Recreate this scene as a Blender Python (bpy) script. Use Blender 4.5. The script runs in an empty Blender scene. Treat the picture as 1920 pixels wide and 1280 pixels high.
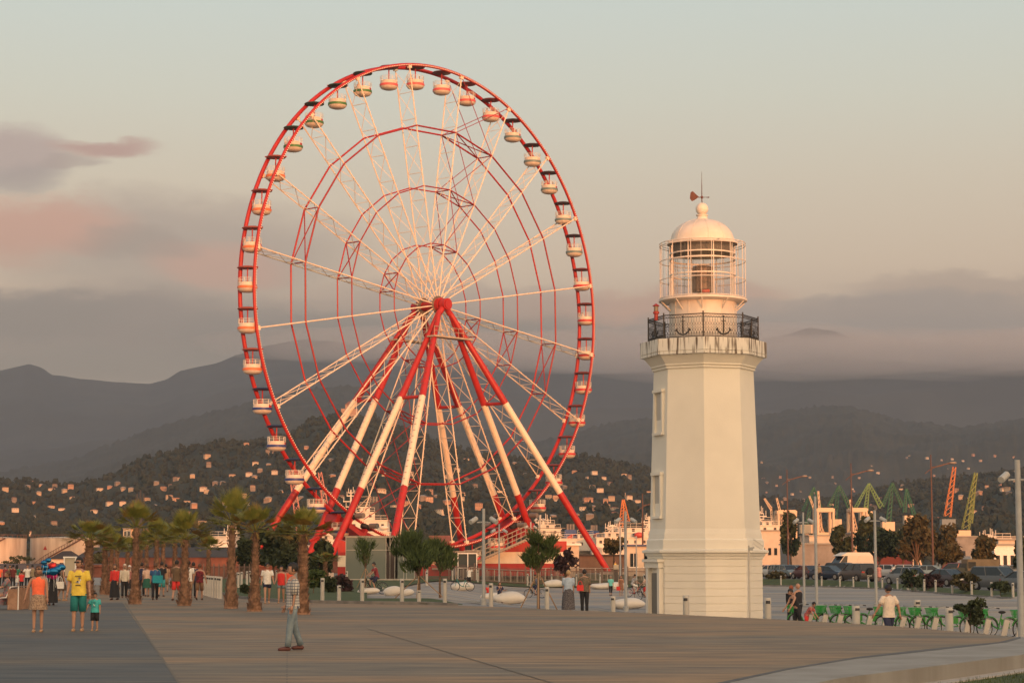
import bpy, bmesh, math, random
from mathutils import Vector, Matrix, noise
R=math.radians; PI=math.pi
S=bpy.context.scene; C=S.collection
rnd=random.Random(7)
# ---------------------------------------------------------------- camera
F=3970.0; PITCH=math.atan(415/F); CAMZ=1.68
cd=bpy.data.cameras.new('camera'); cam=bpy.data.objects.new('camera',cd); C.objects.link(cam); S.camera=cam
cam.location=(0,0,CAMZ); cam.rotation_euler=(PI/2+PITCH,0,0)
cd.sensor_width=36; cd.lens=F/1920*36; cd.clip_start=0.5; cd.clip_end=40000
# ---------------------------------------------------------------- exposure
S.view_settings.view_transform='Standard'; S.view_settings.look='None'
S.view_settings.gamma=1; S.view_settings.exposure=0; S.view_settings.use_curve_mapping=False
S.render.engine='CYCLES'; S.cycles.use_denoising=True; S.cycles.volume_bounces=1
S.cycles.max_bounces=6; S.cycles.transparent_max_bounces=24
# ---------------------------------------------------------------- sun (low, behind the camera to the right)
SAZ=R(20); SEL=R(4.0)
sdir=Vector((math.sin(SAZ)*math.cos(SEL),-math.cos(SAZ)*math.cos(SEL),math.sin(SEL)))
sl=bpy.data.lights.new('sun','SUN'); sl.energy=3.8; sl.angle=R(0.6); sl.color=(1.0,.35,.125)
so=bpy.data.objects.new('sun',sl); C.objects.link(so); so.rotation_euler=sdir.to_track_quat('Z','Y').to_euler()
# ---------------------------------------------------------------- world
W=bpy.data.worlds.new('World'); S.world=W; W.use_nodes=True
nt=W.node_tree; N=nt.nodes; L=nt.links; N.clear()
def nd(t,**k):
    n=N.new(t)
    for a,b in k.items(): setattr(n,a,b)
    return n
def mth(op,a,b=None,c=None,clamp=False):
    n=nd('ShaderNodeMath',operation=op,use_clamp=clamp)
    for i,v in enumerate((a,b,c)):
        if v is None: continue
        if isinstance(v,(int,float)): n.inputs[i].default_value=v
        else: L.new(v,n.inputs[i])
    return n.outputs[0]
def mixc(f,a,b,blend='MIX'):
    n=nd('ShaderNodeMix',data_type='RGBA',blend_type=blend)
    for s,v in ((n.inputs[0],f),(n.inputs[6],a),(n.inputs[7],b)):
        if isinstance(v,(int,float)): s.default_value=v
        elif isinstance(v,tuple): s.default_value=(*v,1)
        else: L.new(v,s)
    return n.outputs[2]
def srgb(r,g,b):
    f=lambda c:(c/255/12.92 if c<=10 else ((c/255+.055)/1.055)**2.4)
    return (f(r),f(g),f(b))
tc=nd('ShaderNodeTexCoord'); sx=nd('ShaderNodeSeparateXYZ'); L.new(tc.outputs['Generated'],sx.inputs[0])
X_,Y_,Z_=sx.outputs
el=mth('DIVIDE',mth('ARCSINE',Z_),PI/180)                 # elevation in degrees
az=mth('DIVIDE',mth('ARCTAN2',X_,Y_),PI/180)              # azimuth, 0 = +Y
ramp=nd('ShaderNodeValToRGB'); L.new(mth('DIVIDE',el,60.0,clamp=True),ramp.inputs[0])
cr=ramp.color_ramp
stops=[(0,(168,150,144)),(5.0,(190,166,152)),(6.4,(226,190,164)),(8.0,(238,208,178)),(10.2,(230,212,186)),(12.5,(220,217,198)),(15,(209,217,207)),(25,(170,185,185)),(60,(130,150,168))]
while len(cr.elements)<len(stops): cr.elements.new(.5)
for e,(p,c) in zip(cr.elements,stops): e.position=p/60; e.color=(*srgb(*c),1)
base=ramp.outputs[0]
no=nd('ShaderNodeTexNoise'); mp=nd('ShaderNodeMapping'); mp.inputs['Scale'].default_value=(9,9,26)
L.new(tc.outputs['Generated'],mp.inputs[0]); L.new(mp.outputs[0],no.inputs[0]); no.inputs['Scale'].default_value=1.6; no.inputs['Detail'].default_value=9; no.inputs['Roughness'].default_value=.62
no2=nd('ShaderNodeTexNoise'); L.new(mp.outputs[0],no2.inputs[0]); no2.inputs['Scale'].default_value=.5; no2.inputs['Detail'].default_value=3
n1=mth('SUBTRACT',no.outputs[0],.5); n2=mth('SUBTRACT',no2.outputs[0],.5)
aw=mth('ADD',az,mth('MULTIPLY',n2,1.0)); ew=mth('ADD',el,mth('MULTIPLY',n1,1.9))
def blob(col,a0,e0,ra,re,amt,cur):
    q=mth('ADD',mth('POWER',mth('ABSOLUTE',mth('DIVIDE',mth('SUBTRACT',aw,a0),ra)),2.0),mth('POWER',mth('ABSOLUTE',mth('DIVIDE',mth('SUBTRACT',ew,e0),re)),2.0))
    m=nd('ShaderNodeMapRange',interpolation_type='SMOOTHSTEP'); L.new(q,m.inputs[0])
    m.inputs[1].default_value=1.8; m.inputs[2].default_value=.1; m.inputs[3].default_value=0; m.inputs[4].default_value=amt
    return mixc(m.outputs[0],cur,srgb(*col))
def ae(px,py): return math.degrees(math.atan((px-960)/F)), math.degrees(math.atan((1055-py)/F))
cur=base
for col,px,py,rx,ry,amt in [
    ((190,166,150),330,470,330,90,.95),((222,162,138),40,440,170,55,1),((220,166,144),400,500,130,42,.9),((168,142,130),240,470,110,30,.6),
    ((155,133,126),180,610,430,62,1),((146,127,121),20,600,190,42,.9),((152,134,127),240,690,500,40,.95),
    ((192,166,156),15,300,95,52,1),((168,148,143),20,350,80,26,.7),((196,152,138),178,288,95,22,1),((170,142,134),120,325,60,16,.6),
    ((222,168,142),1180,580,260,42,1),((216,166,142),1330,560,150,24,.7),((200,170,150),1860,545,240,26,.9),((176,154,145),1520,640,600,50,1),((168,148,141),1800,590,260,34,.85),((176,152,142),1560,590,140,20,.6),
    ((138,122,118),760,640,420,66,.9),((190,160,145),830,560,300,36,.7)]:
    a0,e0=ae(px,py); cur=blob(col,a0,e0,rx/F*57.3,ry/F*57.3,amt,cur)
cur=mixc(1.0,mixc(1.0,cur,(1.17,1.17,1.17),'MULTIPLY'),(.035,.045,.05),'SUBTRACT')
# warm afterglow around the low sun
sv=nd('ShaderNodeVectorMath',operation='DOT_PRODUCT'); L.new(tc.outputs['Generated'],sv.inputs[0]); sv.inputs[1].default_value=sdir
g=nd('ShaderNodeMapRange',interpolation_type='SMOOTHSTEP'); L.new(sv.outputs['Value'],g.inputs[0])
g.inputs[1].default_value=.1; g.inputs[2].default_value=1; g.inputs[3].default_value=0; g.inputs[4].default_value=1
glow=mixc(g.outputs[0],(0,0,0),(2.15,1.22,.52))
cur=mixc(1.0,cur,glow,'ADD')
sky=nd('ShaderNodeTexSky',sky_type='NISHITA',sun_disc=False,sun_elevation=SEL,sun_rotation=PI-SAZ)
b1=nd('ShaderNodeBackground'); L.new(cur,b1.inputs[0]); b1.inputs[1].default_value=1.0
b2=nd('ShaderNodeBackground'); L.new(sky.outputs[0],b2.inputs[0]); b2.inputs[1].default_value=.05
ad=nd('ShaderNodeAddShader'); L.new(b1.outputs[0],ad.inputs[0]); L.new(b2.outputs[0],ad.inputs[1])
wo=nd('ShaderNodeOutputWorld'); L.new(ad.outputs[0],wo.inputs[0])
# ---------------------------------------------------------------- helpers
def P(px,py,d):      # a point at distance d (along +Y) seen at photo pixel (px,py)
    t=math.tan(PITCH+math.atan((640-py)/F)); return Vector(((px-960)/F*d*(1+0*t),d,CAMZ+d*t))
def zy(py,d): return CAMZ+d*math.tan(PITCH+math.atan((640-py)/F))
def sm(a,b,x):
    t=min(1,max(0,(x-a)/(b-a))); return t*t*(3-2*t)
def lerp(a,b,t): return a+(b-a)*t
def pl(pts,x):
    if x<=pts[0][0]: return pts[0][1]
    for (a,b),(c,d) in zip(pts,pts[1:]):
        if x<=c: return b+(d-b)*(x-a)/(c-a)
    return pts[-1][1]
class MB:
    def __init__(s): s.v=[]; s.f=[]; s.m=[]; s.mi=0
    def add(s,vs,fs):
        o=len(s.v); s.v+= [tuple(v) for v in vs]
        for f in fs: s.f.append(tuple(i+o for i in f)); s.m.append(s.mi)
        return s
    def box(s,c,sz,rz=0,M=None):
        x,y,z=sz[0]/2,sz[1]/2,sz[2]/2; m=M or Matrix.Rotation(rz,3,'Z'); c=Vector(c)
        vs=[c+m@Vector((a*x,b*y,g*z)) for a in(-1,1) for b in(-1,1) for g in(-1,1)]
        return s.add(vs,[(0,1,3,2),(4,6,7,5),(0,4,5,1),(2,3,7,6),(0,2,6,4),(1,5,7,3)])
    def tube(s,a,b,r,n=6,r2=None,cap=True):
        a=Vector(a);b=Vector(b); d=b-a
        if d.length<1e-6: return s
        q=d.to_track_quat('Z','Y').to_matrix(); r2=r if r2 is None else r2
        vs=[p+q@Vector((math.cos(2*PI*i/n)*rr,math.sin(2*PI*i/n)*rr,0)) for p,rr in((a,r),(b,r2)) for i in range(n)]
        fs=[(i,(i+1)%n,n+(i+1)%n,n+i) for i in range(n)]
        if cap: fs+=[tuple(range(n))[::-1],tuple(range(n,2*n))]
        return s.add(vs,fs)
    def path(s,pts,r,n=6,closed=False):
        pts=[Vector(p) for p in pts]; k=len(pts); rr=r if isinstance(r,(list,tuple)) else [r]*k
        vs=[];up=None
        for i,p in enumerate(pts):
            if closed: t=pts[(i+1)%k]-pts[i-1]
            else: t=pts[min(i+1,k-1)]-pts[max(i-1,0)]
            t.normalize()
            if up is None:
                up=Vector((0,0,1)) if abs(t.z)<.9 else Vector((0,1,0))
            x=up.cross(t); 
            if x.length<1e-4: x=Vector((1,0,0)).cross(t)
            x.normalize(); y=t.cross(x); up=y
            vs+=[p+x*math.cos(2*PI*j/n)*rr[i]+y*math.sin(2*PI*j/n)*rr[i] for j in range(n)]
        fs=[]
        for i in range(k if closed else k-1):
            a=i*n;b=((i+1)%k)*n
            fs+=[(a+j,a+(j+1)%n,b+(j+1)%n,b+j) for j in range(n)]
        if not closed: fs+=[tuple(range(n))[::-1],tuple(range((k-1)*n,k*n))]
        return s.add(vs,fs)
    def lathe(s,prof,c=(0,0,0),n=16,a0=0,a1=2*PI,ph=0):
        c=Vector(c); full=abs(a1-a0-2*PI)<1e-6; m=n if full else n+1; vs=[]
        for r,z in prof:
            vs+=[c+Vector((math.cos(ph+a0+(a1-a0)*i/n)*r,math.sin(ph+a0+(a1-a0)*i/n)*r,z)) for i in range(m)]
        fs=[]
        for k in range(len(prof)-1):
            for i in range(n):
                j=(i+1)%m; fs.append((k*m+i,k*m+j,(k+1)*m+j,(k+1)*m+i))
        return s.add(vs,fs)
    def ball(s,c,r,n=10,k=6,sc=(1,1,1)):
        c=Vector(c); vs=[c+Vector((0,0,r*sc[2]))]
        for i in range(1,k):
            a=PI*i/k
            vs+=[c+Vector((math.sin(a)*math.cos(2*PI*j/n)*r*sc[0],math.sin(a)*math.sin(2*PI*j/n)*r*sc[1],math.cos(a)*r*sc[2])) for j in range(n)]
        vs.append(c-Vector((0,0,r*sc[2]))); fs=[(0,1+j,1+(j+1)%n) for j in range(n)]
        for i in range(k-2):
            for j in range(n):
                a=1+i*n; fs.append((a+j,a+n+j,a+n+(j+1)%n,a+(j+1)%n))
        e=len(vs)-1; a=1+(k-2)*n; fs+=[(e,a+(j+1)%n,a+j) for j in range(n)]
        return s.add(vs,fs)
    def prism(s,poly,z0,z1):
        n=len(poly); vs=[(x,y,z0) for x,y in poly]+[(x,y,z1) for x,y in poly]
        return s.add(vs,[(i,(i+1)%n,n+(i+1)%n,n+i) for i in range(n)]+[tuple(range(n))[::-1],tuple(range(n,2*n))])
    def build(s,name,mats,parent=None,smooth=False,xf=None):
        me=bpy.data.meshes.new(name); me.from_pydata(s.v,[],s.f)
        if not isinstance(mats,(list,tuple)): mats=[mats]
        for m in mats: me.materials.append(m)
        if len(mats)>1: me.polygons.foreach_set('material_index',s.m)
        bm=bmesh.new(); bm.from_mesh(me); bmesh.ops.recalc_face_normals(bm,faces=bm.faces); bm.to_mesh(me); bm.free()
        if smooth:
            me.polygons.foreach_set('use_smooth',[True]*len(me.polygons))
            if smooth!='all': me.set_sharp_from_angle(angle=R(40))
        me.update(); o=bpy.data.objects.new(name,me); C.objects.link(o)
        if parent: o.parent=parent
        if xf: o.location=xf
        return o
def tag(o,label=None,cat=None,group=None,kind=None):
    if label: o['label']=label
    if cat: o['category']=cat
    if group: o['group']=group
    if kind: o['kind']=kind
    return o
def thing(name,label,cat,loc=(0,0,0),rz=0,group=None,sc=1):
    o=bpy.data.objects.new(name,None); C.objects.link(o); o.location=loc; o.rotation_euler=(0,0,rz); o.scale=(sc,)*3
    o.empty_display_size=.3
    return tag(o,label,cat,group)
kids={}
def dup(root,loc,rz=0,label=None,sc=None,cat=None,group=None):
    if root not in kids: kids[root]=[(c,list(c.children)) for c in root.children]
    r=root.copy(); C.objects.link(r); r.location=loc; r.rotation_euler=(0,0,rz)
    if sc: r.scale=(sc,)*3 if isinstance(sc,(int,float)) else sc
    if label: r['label']=label
    if cat: r['category']=cat
    if group: r['group']=group
    for c,gs in kids[root]:
        d=c.copy(); C.objects.link(d); d.parent=r
        for g in gs:
            h=g.copy(); C.objects.link(h); h.parent=d
    return r
MATS={}
def mat(name,col,rough=.7,var=0,vs=2.0,col2=None,bump=0,bs=8.0,metal=0,det=4,world=False,stretch=None,spec=.5):
    if name in MATS: return MATS[name]
    m=bpy.data.materials.new(name); m.use_nodes=True; t=m.node_tree; b=t.nodes['Principled BSDF']
    b.inputs['Base Color'].default_value=(*col,1); b.inputs['Roughness'].default_value=rough; b.inputs['Metallic'].default_value=metal
    b.inputs['Specular IOR Level'].default_value=spec
    if var or col2 or bump:
        c=t.nodes.new('ShaderNodeTexCoord'); mpn=t.nodes.new('ShaderNodeMapping'); t.links.new(c.outputs['Object'],mpn.inputs[0])
        if stretch: mpn.inputs['Scale'].default_value=stretch
        n=t.nodes.new('ShaderNodeTexNoise'); n.inputs['Scale'].default_value=vs; n.inputs['Detail'].default_value=det; n.inputs['Roughness'].default_value=.6
        t.links.new(mpn.outputs[0],n.inputs[0])
        c2=col2 or tuple(max(0,x*(1-var)) for x in col); c1=col if col2 else tuple(min(1,x*(1+var)) for x in col)
        r=t.nodes.new('ShaderNodeValToRGB'); r.color_ramp.elements[0].position=.35; r.color_ramp.elements[1].position=.65
        r.color_ramp.elements[0].color=(*c2,1); r.color_ramp.elements[1].color=(*c1,1)
        t.links.new(n.outputs[0],r.inputs[0]); t.links.new(r.outputs[0],b.inputs['Base Color'])
        if bump:
            n2=t.nodes.new('ShaderNodeTexNoise'); n2.inputs['Scale'].default_value=bs; n2.inputs['Detail'].default_value=5; t.links.new(mpn.outputs[0],n2.inputs[0])
            bp=t.nodes.new('ShaderNodeBump'); bp.inputs['Strength'].default_value=min(1,bump); bp.inputs['Distance'].default_value=.02 if bump<=1 else bump
            t.links.new(n2.outputs[0],bp.inputs['Height']); t.links.new(bp.outputs[0],b.inputs['Normal'])
    MATS[name]=m; return m
def glassmat(name,col,alpha=.3,rough=.05):
    if name in MATS: return MATS[name]
    m=bpy.data.materials.new(name); m.use_nodes=True; t=m.node_tree; t.nodes.clear()
    o=t.nodes.new('ShaderNodeOutputMaterial'); tr=t.nodes.new('ShaderNodeBsdfTransparent'); b=t.nodes.new('ShaderNodeBsdfPrincipled')
    b.inputs['Base Color'].default_value=(*col,1); b.inputs['Roughness'].default_value=rough
    mx=t.nodes.new('ShaderNodeMixShader'); mx.inputs[0].default_value=alpha
    t.links.new(tr.outputs[0],mx.inputs[1]); t.links.new(b.outputs[0],mx.inputs[2]); t.links.new(mx.outputs[0],o.inputs[0])
    MATS[name]=m; return m
white=mat('white_paint',(.78,.76,.72),.55,.06,3)
red=mat('red_paint',(.36,.018,.016),.45,.1,1.2,spec=.4)
redd=mat('dark_red_paint',(.28,.016,.016),.5,.1,1.2)
steel=mat('grey_steel',(.34,.35,.35),.5,.08,4)
dark=mat('dark_metal',(.03,.03,.035),.5)
black=mat('black_rubber',(.02,.02,.02),.8)
conc=mat('pale_concrete',(.40,.37,.33),.85,.12,1.5,bump=.3,bs=20)
# ---------------------------------------------------------------- terrain
def pxof(x,y): return 960+F*x/max(y,.1)
KERB=[(1400,218),(1430,215),(1500,210),(1570,200),(1640,189),(1700,175),(1760,159),(1840,144),(1920,133),(2100,118),(2500,100)]
def gz(x,y):
    """height of the ground beyond the deck"""
    d=y; px=pxof(x,y)
    nz=lerp(-.2,-.8,sm(1120,1235,px)); zr=lerp(nz,-.9,sm(90,120,d))+.3*sm(183,200,d)+.9*sm(198,228,d)
    park=-.3+.3*sm(155,230,d)
    dk=pl(KERB,px); zp=lerp(lerp(-.8,-.6,sm(85,125,d)),park,sm(dk+1,dk+7,d))
    wr=sm(1230,1440,px); z=lerp(zr,zp,wr)
    wl=1-sm(800,1010,px); zl=.0+.1*sm(150,190,d)
    return lerp(z,zl,wl)-.03
EDGE=[(372,1070),(378,1080),(390,1096),(402,1107),(440,1119),(520,1126),(590,1129),(700,1131),(850,1133),(960,1137),(1060,1142),(1222,1148),(1432,1158),(1650,1170),(1780,1181),(1850,1187),(1890,1191)]
def e2w(px,py): d=CAMZ*F/(py-1055); return ((px-960)/F*d,d)
def edged(px): # deck edge distance for a pixel column
    return CAMZ*F/(pl(EDGE,px)-1055)
# ---- ground sheets
def sheet(name,pxs,ds,zf,m,parent=None,kind='structure',smooth=True):
    """grid over columns of view azimuth and distances; zf(x,y)->z"""
    mb=MB(); nx=len(pxs)
    for dd in ds:
        for p in pxs:
            x=(p-960)/F*dd; mb.v.append((x,dd,zf(x,dd)))
    for j in range(len(ds)-1):
        for i in range(nx-1):
            a=j*nx+i; mb.f.append((a,a+1,a+nx+1,a+nx)); mb.m.append(0)
    o=mb.build(name,m,parent,smooth='all' if smooth else False)
    if kind: o['kind']=kind
    return o
def frange(a,b,n): return [a+(b-a)*i/(n-1) for i in range(n)]
plaza_m=mat('plaza_paving',(.33,.315,.30),.8,.10,.6,bump=.25,bs=6)
asph=mat('asphalt_lot',(.085,.08,.078),.9,.15,.3)
# plaza with paving joints
def paving(name,c1,c2,joint,sx_,sy_,ang,rough=.75,vscale=.5,mort=.012,streak=None,bumpd=.006):
    m=bpy.data.materials.new(name); m.use_nodes=True; t=m.node_tree; b=t.nodes['Principled BSDF']; b.inputs['Roughness'].default_value=rough
    c=t.nodes.new('ShaderNodeTexCoord'); mpn=t.nodes.new('ShaderNodeMapping'); mpn.inputs['Rotation'].default_value=(0,0,ang); t.links.new(c.outputs['Object'],mpn.inputs[0])
    br=t.nodes.new('ShaderNodeTexBrick'); br.inputs['Scale'].default_value=1; br.inputs['Brick Width'].default_value=sx_; br.inputs['Row Height'].default_value=sy_
    br.inputs['Mortar Size'].default_value=mort; br.inputs['Color1'].default_value=(*c1,1); br.inputs['Color2'].default_value=(*c2,1); br.inputs['Mortar'].default_value=(*joint,1); br.inputs['Bias'].default_value=0
    t.links.new(mpn.outputs[0],br.inputs[0])
    n=t.nodes.new('ShaderNodeTexNoise'); n.inputs['Scale'].default_value=vscale; n.inputs['Detail'].default_value=6; n.inputs['Roughness'].default_value=.65
    mp2=t.nodes.new('ShaderNodeMapping'); mp2.inputs['Rotation'].default_value=(0,0,ang); mp2.inputs['Scale'].default_value=streak or (1,1,1)
    t.links.new(c.outputs['Object'],mp2.inputs[0]); t.links.new(mp2.outputs[0],n.inputs[0])
    r=t.nodes.new('ShaderNodeValToRGB'); r.color_ramp.elements[0].position=.3; r.color_ramp.elements[1].position=.72
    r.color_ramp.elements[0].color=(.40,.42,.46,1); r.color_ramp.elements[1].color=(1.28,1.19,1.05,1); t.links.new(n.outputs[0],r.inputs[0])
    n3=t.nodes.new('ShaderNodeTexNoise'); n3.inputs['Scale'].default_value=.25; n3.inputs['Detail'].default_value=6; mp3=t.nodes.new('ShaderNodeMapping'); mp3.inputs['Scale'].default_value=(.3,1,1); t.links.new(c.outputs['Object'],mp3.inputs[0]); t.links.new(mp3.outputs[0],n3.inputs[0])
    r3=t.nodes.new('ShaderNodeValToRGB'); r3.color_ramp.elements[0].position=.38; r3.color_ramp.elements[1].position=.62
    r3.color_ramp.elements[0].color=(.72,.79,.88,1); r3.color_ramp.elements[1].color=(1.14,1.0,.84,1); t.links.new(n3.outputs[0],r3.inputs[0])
    def mul(a,bb):
        x=t.nodes.new('ShaderNodeMix'); x.data_type='RGBA'; x.blend_type='MULTIPLY'; x.inputs[0].default_value=1; t.links.new(a,x.inputs[6]); t.links.new(bb,x.inputs[7]); return x.outputs[2]
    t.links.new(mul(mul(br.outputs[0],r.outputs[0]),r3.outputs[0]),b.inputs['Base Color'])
    bp=t.nodes.new('ShaderNodeBump'); bp.inputs['Distance'].default_value=bumpd; bp.inputs['Strength'].default_value=.6; t.links.new(br.outputs['Fac'],bp.inputs['Height']); bp.invert=True
    t.links.new(bp.outputs[0],b.inputs['Normal']); MATS[name]=m; return m
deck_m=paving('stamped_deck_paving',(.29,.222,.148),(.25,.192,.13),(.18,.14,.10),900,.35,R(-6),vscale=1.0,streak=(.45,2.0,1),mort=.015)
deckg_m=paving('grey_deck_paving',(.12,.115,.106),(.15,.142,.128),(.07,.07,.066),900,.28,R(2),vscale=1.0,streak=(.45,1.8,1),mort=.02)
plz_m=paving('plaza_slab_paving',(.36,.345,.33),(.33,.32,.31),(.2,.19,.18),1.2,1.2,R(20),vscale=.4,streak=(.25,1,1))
grass_m=mat('grass',(.065,.085,.012),.9,0,1.2,(.032,.048,.010),bump=.5,bs=40)
sheet('ground',frange(-9000,11000,41),[30,60,200,600,2000,12500],lambda x,y:-3.2,mat('far_ground',(.08,.085,.05),.95,.3,.01))
ds=[36,44,50,56,62,70,80,90,95,100,105,112,120,130,140]+frange(146,236,46)+[245,260,290,340,420,520,700,900]
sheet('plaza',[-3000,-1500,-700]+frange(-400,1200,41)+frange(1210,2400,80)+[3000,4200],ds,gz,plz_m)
# car park asphalt sits on the plaza beyond the right lawn
pr=frange(1425,2600,60)
def lotsheet(name,pxs,f0,f1,n,zf,m):
    mb=MB(); nx=len(pxs)
    for j in range(n):
        for p in pxs:
            dd=lerp(f0(p),f1(p),j/(n-1)); x=(p-960)/F*dd; mb.v.append((x,dd,zf(x,dd)))
    for j in range(n-1):
        for i in range(nx-1):
            a=j*nx+i; mb.f.append((a,a+1,a+nx+1,a+nx)); mb.m.append(0)
    o=mb.build(name,m,None,smooth='all'); o['kind']='structure'; return o
kd=lambda p:pl(KERB,p)
lotsheet('car_park',pr,lambda p:kd(p)+9,lambda p:420,30,lambda x,y:gz(x,y)+.01,asph)
lotsheet('lawn',pr,kd,lambda p:kd(p)+9.5,12,lambda x,y:gz(x,y)+.07,grass_m)
# left and middle lawns
lotsheet('lawn',frange(404,690,30),lambda p:edged(p)+.3,lambda p:215,40,lambda x,y:gz(x,y)+.10,grass_m)
lotsheet('lawn',frange(690,868,20),lambda p:edged(p)+.3,lambda p:edged(p)+.3+(98-edged(p))*(1-sm(800,868,p)*.85),5,lambda x,y:gz(x,y)+.10,grass_m)
lotsheet('lawn',frange(868,972,12),lambda p:97,lambda p:97+4*math.sin((p-868)/104*PI),5,lambda x,y:gz(x,y)+.07,grass_m)
lotsheet('lawn',frange(690,1235,60),lambda p:lerp(125,199,sm(690,860,p)),lambda p:262,40,lambda x,y:gz(x,y)+.08,grass_m)
lotsheet('ground_cover',frange(-300,1400,40),lambda p:262,lambda p:700,6,lambda x,y:gz(x,y)+.05,mat('port_ground',(.13,.12,.10),.95,.2,.05))
# the raised deck
poly=[(-420,-20),(-420,430)]+[e2w(*p) for p in EDGE]
inner=[(1905,1194),(1880,1201),(1840,1206),(1780,1212),(1700,1221),(1600,1231),(1470,1252),(1340,1280),(1220,1320),(1140,1380)]
ip=[e2w(*p) for p in inner]
poly=poly+ip+[(ip[-1][0]-1,5),(2,-20)]
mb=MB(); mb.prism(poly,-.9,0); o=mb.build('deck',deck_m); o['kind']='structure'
gp=[e2w(235,1128),e2w(345,1280),e2w(600,1800),(-60,2),(-160,60),(-160,92)]
mb=MB(); mb.v=[(x,y,.004) for x,y in gp]; mb.f=[tuple(range(len(gp)))]; mb.m=[0]; o=mb.build('grey_paving',deckg_m); o['kind']='structure'
# drain lines across the deck
mb=MB()
for a,b in ((e2w(240,1129),e2w(345,1280)),(e2w(690,1176),e2w(1055,1282))):
    a=Vector((*a,.007));b=Vector((*b,.007)); n=Vector((b.y-a.y,a.x-b.x,0)).normalized()*.018; mb.add([a-n,a+n,b+n,b-n],[(0,1,2,3)])
o=mb.build('drain_line',mat('drain',(.14,.115,.085),.8)); o['kind']='structure'
# dark gutter band along the inner curve and the concrete seat ledge outside it
def strip(name,A,B,z0,z1,m,kind='structure',parent=None):
    n=len(A); mb=MB(); vs=[(x,y,z1) for x,y in A]+[(x,y,z1) for x,y in B]+[(x,y,z0) for x,y in A]+[(x,y,z0) for x,y in B]
    fs=[]
    for i in range(n-1): fs+=[(i,i+1,n+i+1,n+i),(i,i+1,2*n+i+1,2*n+i),(n+i,n+i+1,3*n+i+1,3*n+i)]
    fs+=[(0,n,3*n,2*n),(n-1,2*n-1,4*n-1,3*n-1)]
    mb.add(vs,fs); o=mb.build(name,m,parent)
    if kind: o['kind']=kind
    return o
band=[(1905,1190.5),(1898,1193),(1865,1201),(1800,1207),(1700,1217.5),(1600,1228.5),(1470,1249.5),(1340,1276),(1220,1310),(1140,1360)]
band=[e2w(*p) for p in band]
top2=[(2010,1206),(1990,1212),(1950,1218),(1880,1227.5),(1790,1239),(1700,1250),(1560,1268),(1430,1297),(1300,1340),(1210,1410)]
outer=[e2w(*p) for p in top2]
strip('gutter',[(x,y) for x,y in band],ip,-.2,.006,mat('dark_gutter_stone',(.085,.085,.085),.8,.2,2))
ledge_m=mat('ledge_concrete',(.29,.28,.255),.85,0,.8,(.22,.205,.18),bump=.3,bs=20,stretch=(1,1,.15))
led=strip('seat_ledge',ip,outer,-.35,.0,ledge_m,kind=None); tag(led,'curved pale concrete seat ledge edging the promenade deck','ledge')
# ledge continues to the right behind
rp=[e2w(1890,1190.6),e2w(1960,1192),e2w(2060,1196),e2w(2200,1206)]; rq=[e2w(1905,1194.2),e2w(2010,1206),e2w(2100,1212),e2w(2230,1222)]
strip('path',rp,rq,-.8,-.003,ledge_m)
foot=[e2w(*p) for p in [(2040,1218),(2000,1232),(1960,1238),(1890,1248),(1800,1260),(1710,1274),(1570,1294),(1440,1325),(1310,1370),(1220,1440)]]
fo=[(x*1.0+.0,y) for x,y in foot]
def off(Q,d):
    r=[]
    for i,(x,y) in enumerate(Q):
        a=Vector(Q[max(0,i-1)]);b=Vector(Q[min(len(Q)-1,i+1)]); t=(b-a).normalized(); r.append((x-t.y*d,y+t.x*d))
    return r
strip('footing',off(outer,.0),off(outer,.35),-.5,-.245,conc)
mb=MB(); oo=off(outer,.3); pg=oo+[(7,8),(40,8),(40,46)]
mb.v=[(x,y,-.27) for x,y in pg]; mb.f=[tuple(range(len(pg)))]; mb.m=[0]; o=mb.build('lawn',grass_m); o['kind']='structure'
# kerbs
kp=[(p,kd(p)) for p in frange(1425,2200,40)]
A=[((p-960)/F*d,d) for p,d in kp]; B=[((p-960)/F*(d+.25),d+.25) for p,d in kp]
def kerbstrip(A,B,dz,h,name='kerb'):
    n=len(A); mb=MB(); vs=[(x,y,gz(x,y)+dz+h) for x,y in A]+[(x,y,gz(x,y)+dz+h) for x,y in B]+[(x,y,gz(x,y)-.2) for x,y in A]
    mb.add(vs,[(i,i+1,n+i+1,n+i) for i in range(n-1)]+[(i,i+1,2*n+i+1,2*n+i) for i in range(n-1)])
    o=mb.build(name,mat('kerb_stone',(.2,.185,.17),.85,.2,2)); o['kind']='structure'
kerbstrip(A,B,0,.12)
EP=[(380,1084),(390,1096),(396,1102),(402,1107),(420,1113),(440,1119),(480,1123),(520,1126),(590,1129),(700,1131),(800,1132),(860,1133.2)]
A=[e2w(*p) for p in EP]; B=[(x*(1+.25/y),y+.3) for x,y in A]; kerbstrip(A,B,.03,.12)
# grass blades tufts along lawn edges near (stuff)
mb=MB()
for i in range(5200):
    if i<2600:
        t=rnd.random(); k=rnd.randrange(2,6); a=Vector(oo[k]).lerp(Vector(oo[k+1]),t); x=a.x+rnd.random()**1.5*5; y=a.y-rnd.random()*.2; z=-.27
        if rnd.random()<.5: y-=rnd.random()*4
    else:
        p=rnd.uniform(1000,1890); dd=edged(p)+rnd.uniform(.02,.25); x=(p-960)/F*dd; y=dd; z=-.06
    h=rnd.uniform(.03,.09); a=rnd.random()*PI; w=.008; dx,dy=math.cos(a)*w,math.sin(a)*w
    mb.add([(x-dx,y-dy,z),(x+dx,y+dy,z),(x+rnd.uniform(-.03,.03),y+rnd.uniform(-.03,.03),z+h)],[(0,1,2)])
o=mb.build('grass_tufts',grass_m); tag(o,'short grass growing along the ledge and deck edge','grass',kind='stuff')
verge=[(p,edged(p)) for p in frange(980,1888,50)]
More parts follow.
